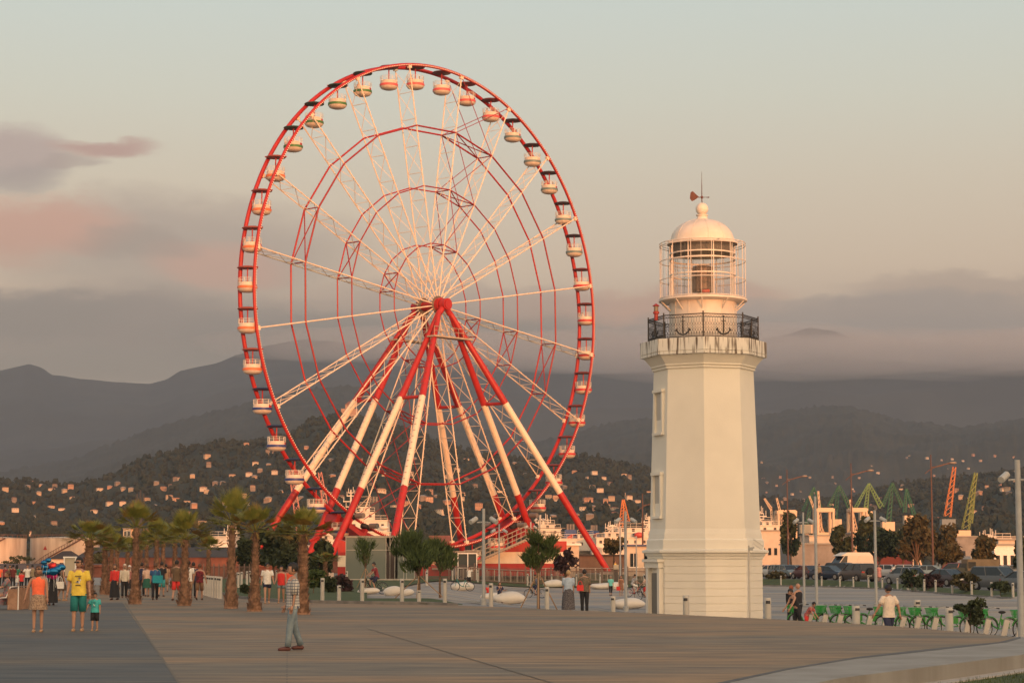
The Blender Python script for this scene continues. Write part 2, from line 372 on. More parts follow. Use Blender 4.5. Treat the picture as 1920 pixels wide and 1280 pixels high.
A=[((p-960)/F*d,d) for p,d in verge]; B=[((p-960)/F*(d+.35),d+.35) for p,d in verge]
strip('verge',A,B,-.5,-.05,grass_m)
# ---------------------------------------------------------------- hills
def ridge_sheet(name,pts,d0,dr,d1,zb,m,step,rows,amp,nsc,tree,back=True,p0=-500,p1=2420):
    pxs=frange(p0,p1,int((p1-p0)/step)); mb=MB(); nx=len(pxs); D=[]
    for j in range(rows):
        t=j/(rows-1); D.append(d0+(dr-d0)*t)
    D+= [dr+(d1-dr)*k/4 for k in (1,2,3,4)]
    H={}
    for j,dd in enumerate(D):
        for p in pxs:
            mb.v.append((0,0,0))
    def h(p,dd):
        zr=zy(pl(pts,p),dr); x=(p-960)/F*dd
        t=(dd-d0)/(dr-d0)
        if t<=1:
            e=t**1.05; z=zb+(zr-zb)*e
            v=Vector((x/nsc,dd/nsc,1.7)); w=noise.fractal(v,1,2,5)
            z+=amp*w*math.sin(PI*min(1,t)**.8)
            z+=amp*.10*noise.fractal(v*6,1,2,3)
        else: z=zr-(zr-zb)*.5*(t-1)*(dr-d0)/(d1-dr)
        if tree and t>.02: z+=tree*(noise.noise(Vector((x/9,dd/14,3)))+.6*noise.noise(Vector((x/4,dd/6,3))))
        return z
    for j,dd in enumerate(D):
        for i,p in enumerate(pxs): mb.v[j*nx+i]=((p-960)/F*dd,dd,h(p,dd))
    for j in range(len(D)-1):
        for i in range(nx-1):
            a=j*nx+i; mb.f.append((a,a+1,a+nx+1,a+nx)); mb.m.append(0)
    o=mb.build(name,m,None,smooth='all'); o['kind']='structure'
    return h
R1=[(-500,930),(0,905),(60,912),(130,925),(190,915),(230,895),(300,865),(380,845),(480,835),(540,822),(580,790),(640,780),(700,790),(760,808),(830,835),(900,856),(1000,866),(1100,862),(1200,880),(1420,935),(1500,945),(1600,935),(1660,915),(1760,905),(1850,895),(1920,888),(2420,880)]
R2=[(-500,900),(0,885),(150,855),(250,815),(400,770),(520,735),(640,718),(760,745),(900,800),(1000,828),(1100,806),(1200,785),(1430,780),(1520,765),(1600,760),(1700,790),(1800,800),(1920,785),(2420,780)]
R3=[(-500,720),(-200,700),(0,692),(30,686),(50,681),(75,689),(95,703),(150,711),(220,717),(280,721),(310,712),(335,697),(400,681),(440,664),(500,650),(570,640),(650,645),(720,640),(850,655),(950,665),(1100,670),(1200,672),(1380,650),(1480,625),(1520,613),(1560,618),(1620,640),(1750,655),(1920,660),(2420,640)]
def hillmat(name,a,b,vs,c=None):
    m=mat(name,a,.95,0,vs,b,det=8,spec=.1); return m
hA=ridge_sheet('hills',R1,650,1900,2600,-1.0,hillmat('wooded_hill',(.045,.052,.04),(.032,.038,.03),.05),3.2,110,26,420,4.5)
hB=ridge_sheet('mountains',R2,2600,5000,5900,20,hillmat('green_slope',(.05,.052,.035),(.022,.028,.018),.012),5,70,70,900,9)
hC=ridge_sheet('mountains',R3,5200,8600,9600,60,hillmat('far_forest',(.045,.05,.04),(.025,.03,.022),.004),6,60,150,1700,0)
# haze
mb=MB(); mb.box((0,5000,(1150-4.3)/2),(15000,11400,1154.3)); hz=mb.build('haze',None); hz['kind']='stuff'; tag(hz,'thin warm evening haze fading the far hills','haze')
hm=bpy.data.materials.new('haze'); hm.use_nodes=True; t=hm.node_tree; t.nodes.clear(); o=t.nodes.new('ShaderNodeOutputMaterial'); v=t.nodes.new('ShaderNodeVolumePrincipled')
v.inputs['Color'].default_value=(.33,.43,.57,1); v.inputs['Density'].default_value=1.15e-4; v.inputs['Anisotropy'].default_value=.0; t.links.new(v.outputs[0],o.inputs['Volume'])
hz.data.materials[0]=hm if hz.data.materials else None
if not hz.data.materials: hz.data.materials.append(hm)
# unseen buildings added behind the camera to keep the low sun off the promenade
def slab(name,x0,x1,y0,y1,h,label):
    b=thing(name,label,'building',((x0+x1)/2,(y0+y1)/2,-1)); w=x1-x0; dpt=y1-y0
    mb=MB(); mb.box((0,0,h/2+.5),(w,dpt,h+1)); mb.box((0,0,h+.3+1),(w*.9,dpt*.8,.6)); mb.build('wall',mat('shade_block_render',(.5,.45,.38),.8,.1,.2),b)
    return b
slab('shade_block',98,290,-235,-205,33,'long pale unseen building added behind the viewpoint on the right for shade')  # out of view, height chosen to shade the lower tower
slab('low_shade_block',-260,96,-238,-208,24.6,'lower pale unseen building added behind the viewpoint on the left for shade')  # out of view, kept lower so the sun reaches the palm trunks
# ================================================================ FERRIS WHEEL
TH=.833; RW=28.2; PH0=-.177; WC=Vector((-8.63,245.7,31.63)); SEP=2.35
U=Vector((math.cos(TH),math.sin(TH),0)); NN=Vector((math.sin(TH),-math.cos(TH),0)); ZZ=Vector((0,0,1))
# local frame of the wheel: x = in plane, y = towards the back ring (-NN), z = up; origin on the ground below the front hub
wg=thing('ferris_wheel','giant observation wheel with red rims, cream lattice spokes and forty small gondolas','ferris wheel',(WC.x,WC.y,0),TH)
HZ=WC.z
def wp(r,a,y=0): return Vector((math.sin(a)*r,y,HZ+math.cos(a)*r))
cream=mat('cream_paint',(.72,.60,.47),.5,.05,2)
sang=[PH0+k*PI/10 for k in range(20)]
for y,rr in ((0,.19),(SEP,.235)):
    mb=MB(); mb.path([wp(RW,2*PI*i/160,y) for i in range(160)],rr,8,closed=True); mb.build('rim',red,wg,smooth='all')
mb=MB()
for i in range(620):
    a=2*PI*i/620; mb.box(wp(RW-.05,a,-.2),(.10,.06,.10))
o=mb.build('rim_lamp',mat('lamp_glass',(.8,.72,.6),.3),wg); o['kind']='stuff'
# spokes: one lattice, shared by all twenty
def spoke():
    mb=MB(); r0=1.0
    for y in (0,SEP): mb.tube((0,y,r0),(0,y,RW),.075,6)
    nb=8; rs=[RW-(RW-3.0)*k/nb for k in range(nb+1)]
    for k in range(1,nb+1): mb.tube((0,0,rs[k]),(0,SEP,rs[k]),.038,4)
    for a,b in zip(rs,rs[1:]):
        mb.tube((0,0,a if a<RW else a-.6),(0,SEP,b),.038,4); mb.tube((0,SEP,a if a<RW else a-.6),(0,0,b),.038,4)
    for y in (0,SEP): mb.box((0,y,RW-.15),(.5,.3,.5))
    # small bulbs and clamps along the front chord
    for k in range(26): mb.box((0,-.12,2+k*1.0),(.16,.05,.05))
    return mb
s0=None
for a in sang:
    if s0 is None: s0=spoke().build('spoke',cream,wg,smooth=True); o=s0
    else: o=s0.copy(); C.objects.link(o)
    o.location=(0,0,HZ); o.rotation_euler=(0,a,0)
# inner polygon rings
for fr,rr in ((.748,.105),(.497,.08),(.258,.07)):
    r=RW*fr
    for y in (0,SEP):
        mb=MB(); mb.path([wp(r,a,y) for a in sang],rr,6,closed=True); mb.build('inner_ring',red if y else redd,wg)
# braced sectors every fifth bay
for k in (1,6,11,16):
    a,b=sang[k],sang[(k+1)%20]; fs=[1,.748,.497,.258]
    for f1,fr in zip(fs,fs[1:]):
        r=RW*fr; mb=MB()
        for q in (a,b): mb.tube(wp(r,q,0),wp(r,q,SEP),.07,5)
        mb.tube(wp(r,a,0),wp(r,b,SEP),.07,5); mb.tube(wp(r,a,SEP),wp(r,b,0),.07,5)
        for y in (0,SEP) if k in (1,11) else ():
            mb.tube(wp(RW*f1,a,y),wp(RW*fr,b,y),.045,5); mb.tube(wp(RW*f1,b,y),wp(RW*fr,a,y),.045,5)
        mb.build('brace',redd,wg)
# hub
mb=MB(); q=Matrix.Rotation(PI/2,3,'X')
def cyl_y(mb,c,r,l,n=20):
    c=Vector(c); mb.tube(c-Vector((0,l/2,0)),c+Vector((0,l/2,0)),r,n)
cyl_y(mb,(0,-.35,HZ),.85,.5); cyl_y(mb,(0,SEP+.35,HZ),.85,.5); cyl_y(mb,(0,SEP/2,HZ),.55,SEP+3.4); cyl_y(mb,(0,-1.2,HZ),.7,.8)
mb.build('hub',red,wg,smooth=True)
mb=MB()
for y in (-.05,SEP+.05):
    cyl_y(mb,(0,y,HZ),1.1,.12)
mb.build('hub_plate',mat('greasy_steel',(.14,.12,.10),.6,.3,3),wg)
# legs: (foot u, foot n) from apexes outside each hub
def leg(ap,ft,name='leg'):
    ap=Vector(ap);ft=Vector(ft); d=ft-ap
    p=[ap,ap+d*.34,ap+d*.68,ft]; q=[]
    for a,b,m,r0,r1 in ((p[0],p[1],red,.30,.41),(p[1],p[2],cream,.39,.39),(p[2],p[3],red,.41,.37)):
        q.append((a,b,m,r0,r1))
    mb=MB(); 
    for i,(a,b,m,r0,r1) in enumerate(q): mb.mi=0 if m is red else 1; mb.tube(a,b,r0,14,r1)
    mb.mi=0
    # ladder rungs on top
    mb.mi=2
    t=d.normalized(); up=(ZZ-t*t.z).normalized()
    for k in range(40): 
        c=ap+d*(.05+.9*k/40)+up*.47; mb.box(c,(.05,.25,.05))
    mb.build(name,[red,cream,mat('rung_steel',(.22,.13,.09),.6)],wg,smooth=True)
for side in (-1,1):
    yh=-1.05 if side<0 else SEP+1.05
    for ux in (-1,1):
        elb=Vector((ux*.55,yh,HZ-1.0))
        for yo in (.6,10.6):
            yf=-yo if side<0 else SEP+yo
            leg((ux*.9,yh,HZ-.9),(ux*18.6,yf,.1))
            mb=MB(); mb.box((ux*18.9,yf,.2),(2.2,2.2,.9)); mb.build('footing',conc,wg)
        # cross tie between the pair of legs
        d1=Vector((ux*18.6,-.6 if side<0 else SEP+.6,.1)); d2=Vector((ux*18.6,-10.6 if side<0 else SEP+10.6,.1)); ap=Vector((ux*.9,yh,HZ-.9))
        mb=MB(); mb.tube(ap+(d1-ap)*.34,ap+(d2-ap)*.34,.2,8); mb.build('leg_tie',red,wg)
        mb=MB(); mb.tube((0,yh,HZ),(ux*.9,yh,HZ-1.1),.36,12); mb.build('bearing_arm',red,wg,smooth=True)
    # maintenance balcony
    mb=MB(); yy=yh+(-.9 if side<0 else .9)
    mb.box((0,yy,HZ-4.0),(6.4,1.3,.18))
    for zz in (-3.4,-2.9): mb.tube((-3.2,yy+side*.6,HZ+zz),(3.2,yy+side*.6,HZ+zz),.035,4)
    for i in range(9): mb.tube((-3.2+.8*i,yy+side*.6,HZ-4),(-3.2+.8*i,yy+side*.6,HZ-2.9),.03,4)
    mb.build('balcony',mat('weathered_steel',(.38,.31,.24),.6,.15,2),wg)
# spoke of red near hub + cables
# ---- gondolas
tubw=mat('gondola_cream',(.58,.50,.42),.5,.05,3)
def cabin(stripe,roofm,label,colorname):
    c=thing('gondola',None,None); c['label']=label; c.parent=wg
    mb=MB(); mb.lathe([(0,.14),(.6,.12),(1.02,.03),(1.12,-.05),(1.08,-.12),(.2,-.16),(0,-.16)],n=20); mb.build('roof',roofm,c,smooth=True)
    mb=MB(); mb.tube((0,0,0),(0,0,-2.35),.075,8); mb.tube((0,0,0),(0,-.5,.0),.1,6); mb.tube((.0,-1.2,0),(0,1.2,0),.07,6)
    mb.lathe([(0,-1.72),(.34,-1.72),(.34,-1.78),(0,-1.78)],n=12); mb.build('post',red,c,smooth=True)
    mb=MB(); mb.lathe([(.05,-2.74),(.55,-2.71),(.86,-2.6),(1.0,-2.44),(1.05,-2.32)],n=24); mb.lathe([(0,-2.3),(.98,-2.3)],n=24)
    mb.build('hull',tubw,c,smooth=True)
    mb=MB(); mb.lathe([(1.05,-2.33),(1.08,-2.3),(1.08,-2.08),(1.05,-2.05)],n=24); mb.build('stripe',stripe,c,smooth=True)
    mb=MB(); mb.lathe([(1.0,-2.1),(.97,-1.68),(.93,-1.64),(.88,-1.68),(.90,-2.1)],n=22,a0=R(70),a1=R(262)); mb.build('backrest',tubw,c,smooth=True)
    mb=MB(); mb.lathe([(.35,-2.0),(.90,-1.98),(.90,-2.08),(.35,-2.1)],n=22,a0=R(60),a1=R(340)); mb.lathe([(1.0,-2.1),(.99,-1.80),(.9,-1.78)],n=10,a0=R(-100),a1=R(-28)); mb.build('seat',red,c)
    mb=MB()
    for z in (-1.5,-1.34,-1.18): mb.lathe([(1.0,z-.02),(1.02,z),(1.0,z+.02),(.98,z),(1.0,z-.02)],n=20,a0=R(70),a1=R(330))
    for k in range(8):
        a=R(70+260*k/7); mb.tube((.97*math.cos(a),.97*math.sin(a),-1.78),(.97*math.cos(a),.97*math.sin(a),-1.18),.03,4)
    mb.build('railing',mat('rail_white',(.7,.68,.62),.4),c)
    return c
gm=mat('green_stripe',(.05,.16,.04),.5); om=mat('orange_stripe',(.62,.16,.06),.5); bm_=mat('blue_stripe',(.02,.04,.18),.5); pm=mat('pink_stripe',(.6,.10,.10),.5); tm=mat('teal_stripe',(.13,.19,.19),.5); rm=mat('crimson_stripe',(.45,.03,.03),.5)
dg=mat('dark_green_roof',(.02,.045,.025),.5); drr=mat('maroon_roof',(.16,.03,.025),.5); nv=mat('navy_roof',(.012,.018,.06),.5); orr=mat('rust_roof',(.30,.07,.05),.5); gr=mat('charcoal_roof',(.05,.035,.035),.5)
kinds={'green':(gm,dg,'gondola with green stripe and dark green roof'),'orange':(om,orr,'gondola with orange stripe and rust roof'),'blue':(bm_,nv,'gondola with navy stripe and navy roof'),'pink':(pm,drr,'gondola with pink stripe and maroon roof'),'teal':(tm,gr,'gondola with grey teal stripe'),'crimson':(rm,drr,'gondola with crimson stripe')}
tubw=mat('gondola_cream',(.58,.50,.42),.5,.05,3); proto={}
def gcol(deg):
    deg%=360
    for lim,c in ((28,'pink'),(72,'teal'),(140,'crimson'),(208,'crimson'),(252,'blue'),(302,'orange'),(337,'green'),(360,'pink')):
        if deg<=lim: return c
order=[]
for k in range(40):
    a=math.degrees(PH0)+4.5+9*k; col=gcol(a)
    loc=wp(RW,R(a),SEP/2); rz=rnd.uniform(-.25,.25)+R(25)-TH*0
    if col not in proto:
        c=cabin(*kinds[col],col); proto[col]=c; c.location=loc; c.rotation_euler=(0,0,rz)
    else:
        c=dup(proto[col],loc,rz); c.parent=wg
# passengers riding in a few upper cabins are parts of the view, built later with the people
# ---- bottom drive units
def drive(a,sgn):
    d=bpy.data.objects.new('drive_unit',None); C.objects.link(d); d.parent=wg
    c=wp(RW-1.0,a,SEP/2); d.location=c; d.rotation_euler=(0,a,0)
    mb=MB(); mb.box((0,SEP*.3,1.9),(4.2,2.0,1.0)); mb.box((0,0,2.6),(3.0,4.4,.5)); mb.box((1.3,0,2.2),(.4,3.8,1.2)); mb.box((-1.3,0,2.2),(.4,3.8,1.2)); mb.tube((1.2,0,2.5),(3.4,1,5.5),.2,6); mb.tube((-1.2,0,2.5),(-3.4,1,5.5),.2,6); mb.build('drive_frame',redd,d)
    mb=MB()
    for x in (-1.2,1.2):
        for y in (-2.3,2.3): mb.tube((x,y,1.2),(x,y*1.5,1.2),.3,10)
    mb.build('motor',mat('motor_grey',(.16,.14,.13),.5),d,smooth=True)
    for x in (-1.2,1.2):
        for y in (-1.5,1.5): mb=MB(); mb.lathe([(0,-.2),(.5,-.2),(.55,0),(.5,.2),(0,.2)],(x,y,1.3),14); mb.build('drive_tyre',black,d,smooth=True)
drive(R(207),1); drive(R(151),-1)
# ================================================================ LIGHTHOUSE
LD=87.0; LX=(1320.5-960)/F*LD
lt=thing('lighthouse','tall white octagonal lighthouse with domed lantern room and black iron balcony','lighthouse',(LX,LD,-.82)); Z0=.82
def lz(py): return zy(py,LD)+Z0
def octp(r,ph=-5): return [(r*math.sin(R(ph+45*k)),-r*math.cos(R(ph+45*k))) for k in range(8)]
def octloft(mb,rings,cap=False):
    vs=[];n=8
    for r,z in rings: vs+=[(x,y,z) for x,y in octp(r)]
    fs=[]
    for k in range(len(rings)-1):
        for i in range(n): fs.append((k*n+i,k*n+(i+1)%n,(k+1)*n+(i+1)%n,(k+1)*n+i))
    if cap: fs+=[tuple(range(n)),tuple(range((len(rings)-1)*n,len(rings)*n))]
    mb.add(vs,fs)
stucco=mat('white_stucco',(.74,.70,.61),.75,.05,.35,bump=.35,bs=30)
stained=bpy.data.materials.new('stained_parapet'); stained.use_nodes=True
t=stained.node_tree; b=t.nodes['Principled BSDF']; b.inputs['Roughness'].default_value=.8
c=t.nodes.new('ShaderNodeTexCoord'); m_=t.nodes.new('ShaderNodeMapping'); m_.inputs['Scale'].default_value=(7,7,.7); n=t.nodes.new('ShaderNodeTexNoise'); n.inputs['Scale'].default_value=1.2; n.inputs['Detail'].default_value=5; r=t.nodes.new('ShaderNodeValToRGB')
r.color_ramp.elements[0].position=.36; r.color_ramp.elements[0].color=(.12,.085,.06,1); r.color_ramp.elements[1].position=.50; r.color_ramp.elements[1].color=(.70,.67,.60,1)
t.links.new(c.outputs['Object'],m_.inputs[0]); t.links.new(m_.outputs[0],n.inputs[0]); t.links.new(n.outputs[0],r.inputs[0]); t.links.new(r.outputs[0],b.inputs['Base Color'])
zb=lz(1047); mb=MB(); rr0=2.32
# rusticated base: courses separated by shallow joints
nz=9; H=zb
zs=[]
for k in range(nz):
    z0_,z1_=H*k/nz,H*(k+1)/nz
    zs+=[(rr0,z0_+.012),(rr0,z1_-.012),(rr0-.025,z1_-.010),(rr0-.025,z1_+.010)]
octloft(mb,[(rr0,0)]+zs[:-2]); mb.build('base_wall',stucco,lt)
mb=MB(); octloft(mb,[(2.3,zb-.02),(2.36,zb),(2.38,zb+.10),(2.44,zb+.13),(2.45,zb+.2),(2.58,zb+.25),(2.58,zb+.33),(2.34,zb+.40)]); mb.build('cornice',stucco,lt)
zt=lz(697)
mb=MB(); octloft(mb,[(2.40,zb+.36),(2.39,zb+.75),(2.33,zb+.80),(2.30,zb+1.0),(2.25,zb+1.2),(2.235,zb+1.7),(2.05,zt)]); mb.build('tower_wall',stucco,lt)
z2=lz(672);z3=lz(643)
mb=MB(); octloft(mb,[(2.05,zt),(2.13,zt+.02),(2.13,zt+.09),(2.09,zt+.1),(2.17,zt+.14),(2.17,zt+.2),(2.2,zt+.24),(2.3,zt+.36),(2.42,z2-.06),(2.47,z2-.02)]); mb.build('cove',stucco,lt)
mb=MB(); octloft(mb,[(2.47,z2-.02),(2.60,z2),(2.60,z2+.10),(2.57,z2+.11),(2.60,z2+.14),(2.60,z3),(2.40,z3+.02),(0.5,z3+.02)]); mb.build('parapet',stained,lt)
# windows on the left facet and door
def facet(kf,rad,z): # frame of facet between vertex kf and kf+1
    p=octp(rad); a=Vector((*p[kf%8],z)); b=Vector((*p[(kf+1)%8],z)); m=(a+b)/2; t=(b-a).normalized(); n=Vector((m.x,m.y,0)).normalized(); return m,t,n
def onfacet(mb,kf,rad,z,x,zc,w,h,d,out):
    m,t,n=facet(kf,rad,z); M=Matrix((t,n,Vector((0,0,1)))).transposed(); c=m+t*x+n*out; c.z=zc; mb.box(c,(w,d,h),M=M)
kf=-2
for y0,y1 in ((738,813),(892,968)):
    zz0,zz1=lz(y1),lz(y0); rad=2.235-(2.235-2.05)*(zz0-zb-1.7)/(zt-zb-1.7); rad2=rad-.03
    w=bpy.data.objects.new('window',None); C.objects.link(w); w.parent=lt
    mb=MB(); zc=(zz0+zz1)/2
    for sx_ in (-.42,.42): onfacet(mb,kf,rad,zz0,sx_,zc,.12,zz1-zz0,.16,-.0)
    onfacet(mb,kf,rad,zz0,0,zz1+.06,1.04,.12,.22,0); onfacet(mb,kf,rad,zz0,0,zz0-.05,1.04,.10,.26,0); mb.build('frame',stucco,w)
    mb=MB(); onfacet(mb,kf,rad,zz0,0,zc,.72,zz1-zz0,.04,-.035); mb.build('pane',mat('shuttered_pane',(.45,.42,.37),.5),w)
d_=bpy.data.objects.new('door',None); C.objects.link(d_); d_.parent=lt
mb=MB(); onfacet(mb,kf,rr0,0,0,1.05,.85,2.1,.05,.02); mb.build('door_leaf',mat('grey_door',(.16,.15,.13),.6),d_)
mb=MB()
for sx_ in (-.62,.62):
    onfacet(mb,kf,rr0,0,sx_,1.15,.24,2.3,.24,.06)
onfacet(mb,kf,rr0,0,0,2.42,1.55,.22,.3,.07); onfacet(mb,kf,rr0,0,0,2.6,1.7,.12,.4,.1); mb.build('door_surround',stucco,d_)
# drum, gallery, lantern, dome
zd=lz(568); zl0=lz(560); zl1=lz(457)
mb=MB(); mb.lathe([(1.38,z3),(1.38,zd),(0,zd)],n=40); 
for k in range(12):
    a=2*PI*k/12; mb.box((1.385*math.cos(a),1.385*math.sin(a),(z3+zd)/2),(.02,.06,zd-z3),a)
wp_=mat('lantern_white',(.66,.60,.53),.45,.06,2)
mb.build('drum',wp_,lt,smooth=True)
mb=MB(); mb.lathe([(1.38,zd-.02),(1.80,zd+.03),(1.83,zd+.05),(1.83,zd+.12),(1.4,zd+.12)],n=40)
for k in range(10):
    a=2*PI*k/10+.2; mb.tube((1.36*math.cos(a),1.36*math.sin(a),zd-.38),(1.78*math.cos(a),1.78*math.sin(a),zd+.02),.03,5)
mb.build('gallery',wp_,lt,smooth=True)
mb=MB(); zc0=zd+.12
for z in (zc0+.05,zc0+.80,zc0+1.58,zl1-.12,zl1-.02):
    mb.lathe([(1.77,z-.02),(1.79,z),(1.77,z+.02),(1.75,z),(1.77,z-.02)],n=40)
for k in range(26):
    a=2*PI*k/26; mb.tube((1.77*math.cos(a),1.77*math.sin(a),zc0),(1.77*math.cos(a),1.77*math.sin(a),zl1),.007 if k%2 else .016,4)
for k in range(9):
    a=2*PI*k/9+.15; mb.tube((1.77*math.cos(a),1.77*math.sin(a),zl1-.03),(1.38*math.cos(a),1.38*math.sin(a),zl1-.03),.018,4)
mb.build('cage',wp_,lt)
mb=MB()
for k in range(8):
    a=2*PI*k/8+.25; mb.box((1.34*math.cos(a),1.34*math.sin(a),(zd+.1+zl1)/2),(.05,.035,zl1-zd-.1),a)
for k in range(40):
    a=2*PI*k/70+.03
    if math.cos(a-R(-22))>.87 or math.cos(a-R(158))>.9: mb.box((1.36*math.cos(a),1.36*math.sin(a),(zd+.1+zl1)/2),(.02,.018,zl1-zd-.1),a)
for z in (zd+.16,(zd+.1+zl1)/2-.15,(zd+.1+zl1)/2+.5,zl1-.45): mb.lathe([(1.37,z-.025),(1.37,z+.025),(1.31,z+.025),(1.31,z-.025),(1.37,z-.025)],n=40)
mb.build('lantern_frame',wp_,lt)
mb=MB(); mb.lathe([(1.33,zd+.12),(1.33,zl1)],n=40); mb.build('lantern_glass',glassmat('lantern_pane',(.30,.28,.24),.14,.05),lt,smooth='all')
mb=MB(); mb.lathe([(1.25,zl1-.45),(1.25,zl1)],n=30); mb.build('shade_band',mat('shade_band',(.10,.09,.08),.7),lt)
# lens assembly
mb=MB(); za,zbb=lz(548),lz(500); zl_=bpy.data.objects.new('lens',None); C.objects.link(zl_); zl_.parent=lt
mb.box((.02,0,(za+zbb)/2),(.74,.5,zbb-za),.35); mb.lathe([(.40,za),(.43,za+.1),(.43,zbb-.1),(.40,zbb)],n=10); mb.tube((0,0,zd+.1),(0,0,za),.22,10); mb.build('lens_housing',mat('lens_brown',(.10,.065,.05),.3,.4,6,metal=.3),zl_)
mb=MB(); mb.box((.1,-.3,za+.02),(.3,.2,.12)); mb.build('lens_lamp',mat('lens_red',(.4,.03,.02),.4),zl_)
zdt=lz(411)
mb=MB(); pr=[(1.46,zl1-.05),(1.46,zl1+.02),(1.36,zl1+.05)]+[(1.33*math.cos(a),zl1+.05+(zdt-zl1-.05)*math.sin(a)) for a in frange(0.02,1.40,14)]
mb.lathe(pr,n=48); mb.lathe([(.30,zdt-.07),(.24,zdt+.02),(.21,zdt+.12),(.25,zdt+.14),(.25,zdt+.18),(.15,zdt+.2)],n=24)
dome=mb.build('dome',mat('dome_white',(.62,.56,.49),.4,.08,1.5,bump=.1),lt,smooth=True)
mb=MB()
for k in range(12):
    a0=2*PI*k/12+.1; mb.path([Vector((math.cos(a0)*1.335*math.cos(b),math.sin(a0)*1.335*math.cos(b),zl1+.055+(zdt-zl1-.05)*math.sin(b))) for b in frange(.02,1.35,9)],.008,4)
mb.build('seam',wp_,dome)
mb=MB(); zbl=lz(392); mb.ball((0,0,zbl),.265,20,12); mb.build('finial_ball',wp_,dome,smooth='all')
rust=mat('rusty_iron',(.10,.035,.025),.7,.3,4)
mb=MB(); zv=lz(370); mb.tube((0,0,zbl+.2),(0,0,lz(344)),.022,6,.014); mb.tube((0,0,lz(344)),(0,0,lz(322)),.012,5,.006); mb.ball((0,0,zv),.06,8,6)
mb.tube((-.05,0,zv),(.3,0,zv),.012,4); mb.tube((.24,0,zv),(.33,0,zv),.04,5,.002)
mb.tube((0,0,zv),(-.14,0,zv),.018,4); vs=[(-.12,0,zv+.01),(-.38,0,zv+.26),(-.47,0,zv+.2),(-.5,0,zv-.05),(-.42,0,zv-.16),(-.36,0,zv-.15)]
mb.add([Vector(v)+Vector((0,e,0)) for e in (-.01,.01) for v in vs],[(0,1,2,3,4,5),(6,7,8,9,10,11)]+[(i,(i+1)%6,6+(i+1)%6,6+i) for i in range(6)])
mb.build('weather_vane',rust,lt)
# iron balcony railing with anchors
iron=mat('black_iron',(.018,.016,.016),.45,.2,4)
rail=bpy.data.objects.new('balcony_railing',None); C.objects.link(rail); rail.parent=lt
zr0,zr1=z3+.03,lz(598); hh=zr1-zr0; pr8=octp(2.26)
for k in range(8):
    a=Vector((*pr8[k],0)); b=Vector((*pr8[(k+1)%8],0)); t=(b-a).normalized(); l=(b-a).length; mb=MB()
    Pn=lambda x,z:a+t*x+Vector((0,0,zr0+z))
    for z,rr in ((.04,.016),(hh-.02,.022),(hh-.14,.014)): mb.tube(Pn(0,z),Pn(l,z),rr,5)
    mb.tube(Pn(0,0),Pn(0,hh+.08),.03,6)
    n=int(l/.115); st=l/n
    for i in range(n):
        x=i*st
        mb.path([Pn(x,hh-.14),Pn(x+st/2,hh-.03),Pn(x+st,hh-.14)],.008,4)
        for zz in (.30,.55):   # wavy lattice
            mb.path([Pn(x,zz),Pn(x+st*.5,zz+.1),Pn(x+st,zz)],.007,4); mb.path([Pn(x,zz),Pn(x+st*.5,zz-.08),Pn(x+st,zz)],.007,4)
        mb.path([Pn(x+st/2,.04),Pn(x+st/2,.22),],.009,4); mb.path([Pn(x+st/2,.22),Pn(x+st*.15,.14),Pn(x+st*.15,.05)],.006,4); mb.path([Pn(x+st/2,.22),Pn(x+st*.85,.14),Pn(x+st*.85,.05)],.006,4)
        mb.tube(Pn(x,.38),Pn(x,.47),.007,4); mb.tube(Pn(x+st/2,.65),Pn(x+st/2,hh-.14),.006,4)
    mb.build('rail_panel',iron,rail)
    for f in (.5,):
        x=l*f; mb=MB(); o2=Vector((t.y,-t.x,0))*.05
        mb.tube(Pn(x,.16)+o2,Pn(x,.78)+o2,.035,6,.022); mb.tube(Pn(x-.1,.66)+o2,Pn(x+.1,.66)+o2,.018,5)
        mb.path([Pn(x+dx,z)+o2 for dx,z in ((-.28,.36),(-.24,.24),(-.13,.15),(0,.11),(.13,.15),(.24,.24),(.28,.36))],.03,6)
        for s_ in (-1,1): mb.tube(Pn(x+s_*.33,.27)+o2,Pn(x+s_*.24,.4)+o2,.03,4,.012)
        mb.ball(Pn(x,.84)+o2,.045,8,5)
        mb.build('anchor_ornament',iron,rail)
# little red beacon on the left of the railing
bx=Vector((*pr8[6],0)).lerp(Vector((*pr8[7],0)),.75)
bc=bpy.data.objects.new('beacon',None); C.objects.link(bc); bc.parent=lt; bc.location=(-2.0,-.9,zr1+.1); bc.scale=(.9,.9,.85)
mb=MB(); mb.lathe([(.0,-.3),(.09,-.3),(.09,.0),(.14,.02),(.14,.1),(.11,.12),(.11,.14)],n=12); mb.lathe([(.15,.38),(.16,.41),(.0,.52)],n=12); mb.build('beacon_body',mat('beacon_red',(.30,.02,.015),.4),bc)
mb=MB(); mb.lathe([(.1,.13),(.1,.38)],n=12); mb.build('beacon_lens',mat('beacon_glass',(.18,.14,.1),.1),bc)
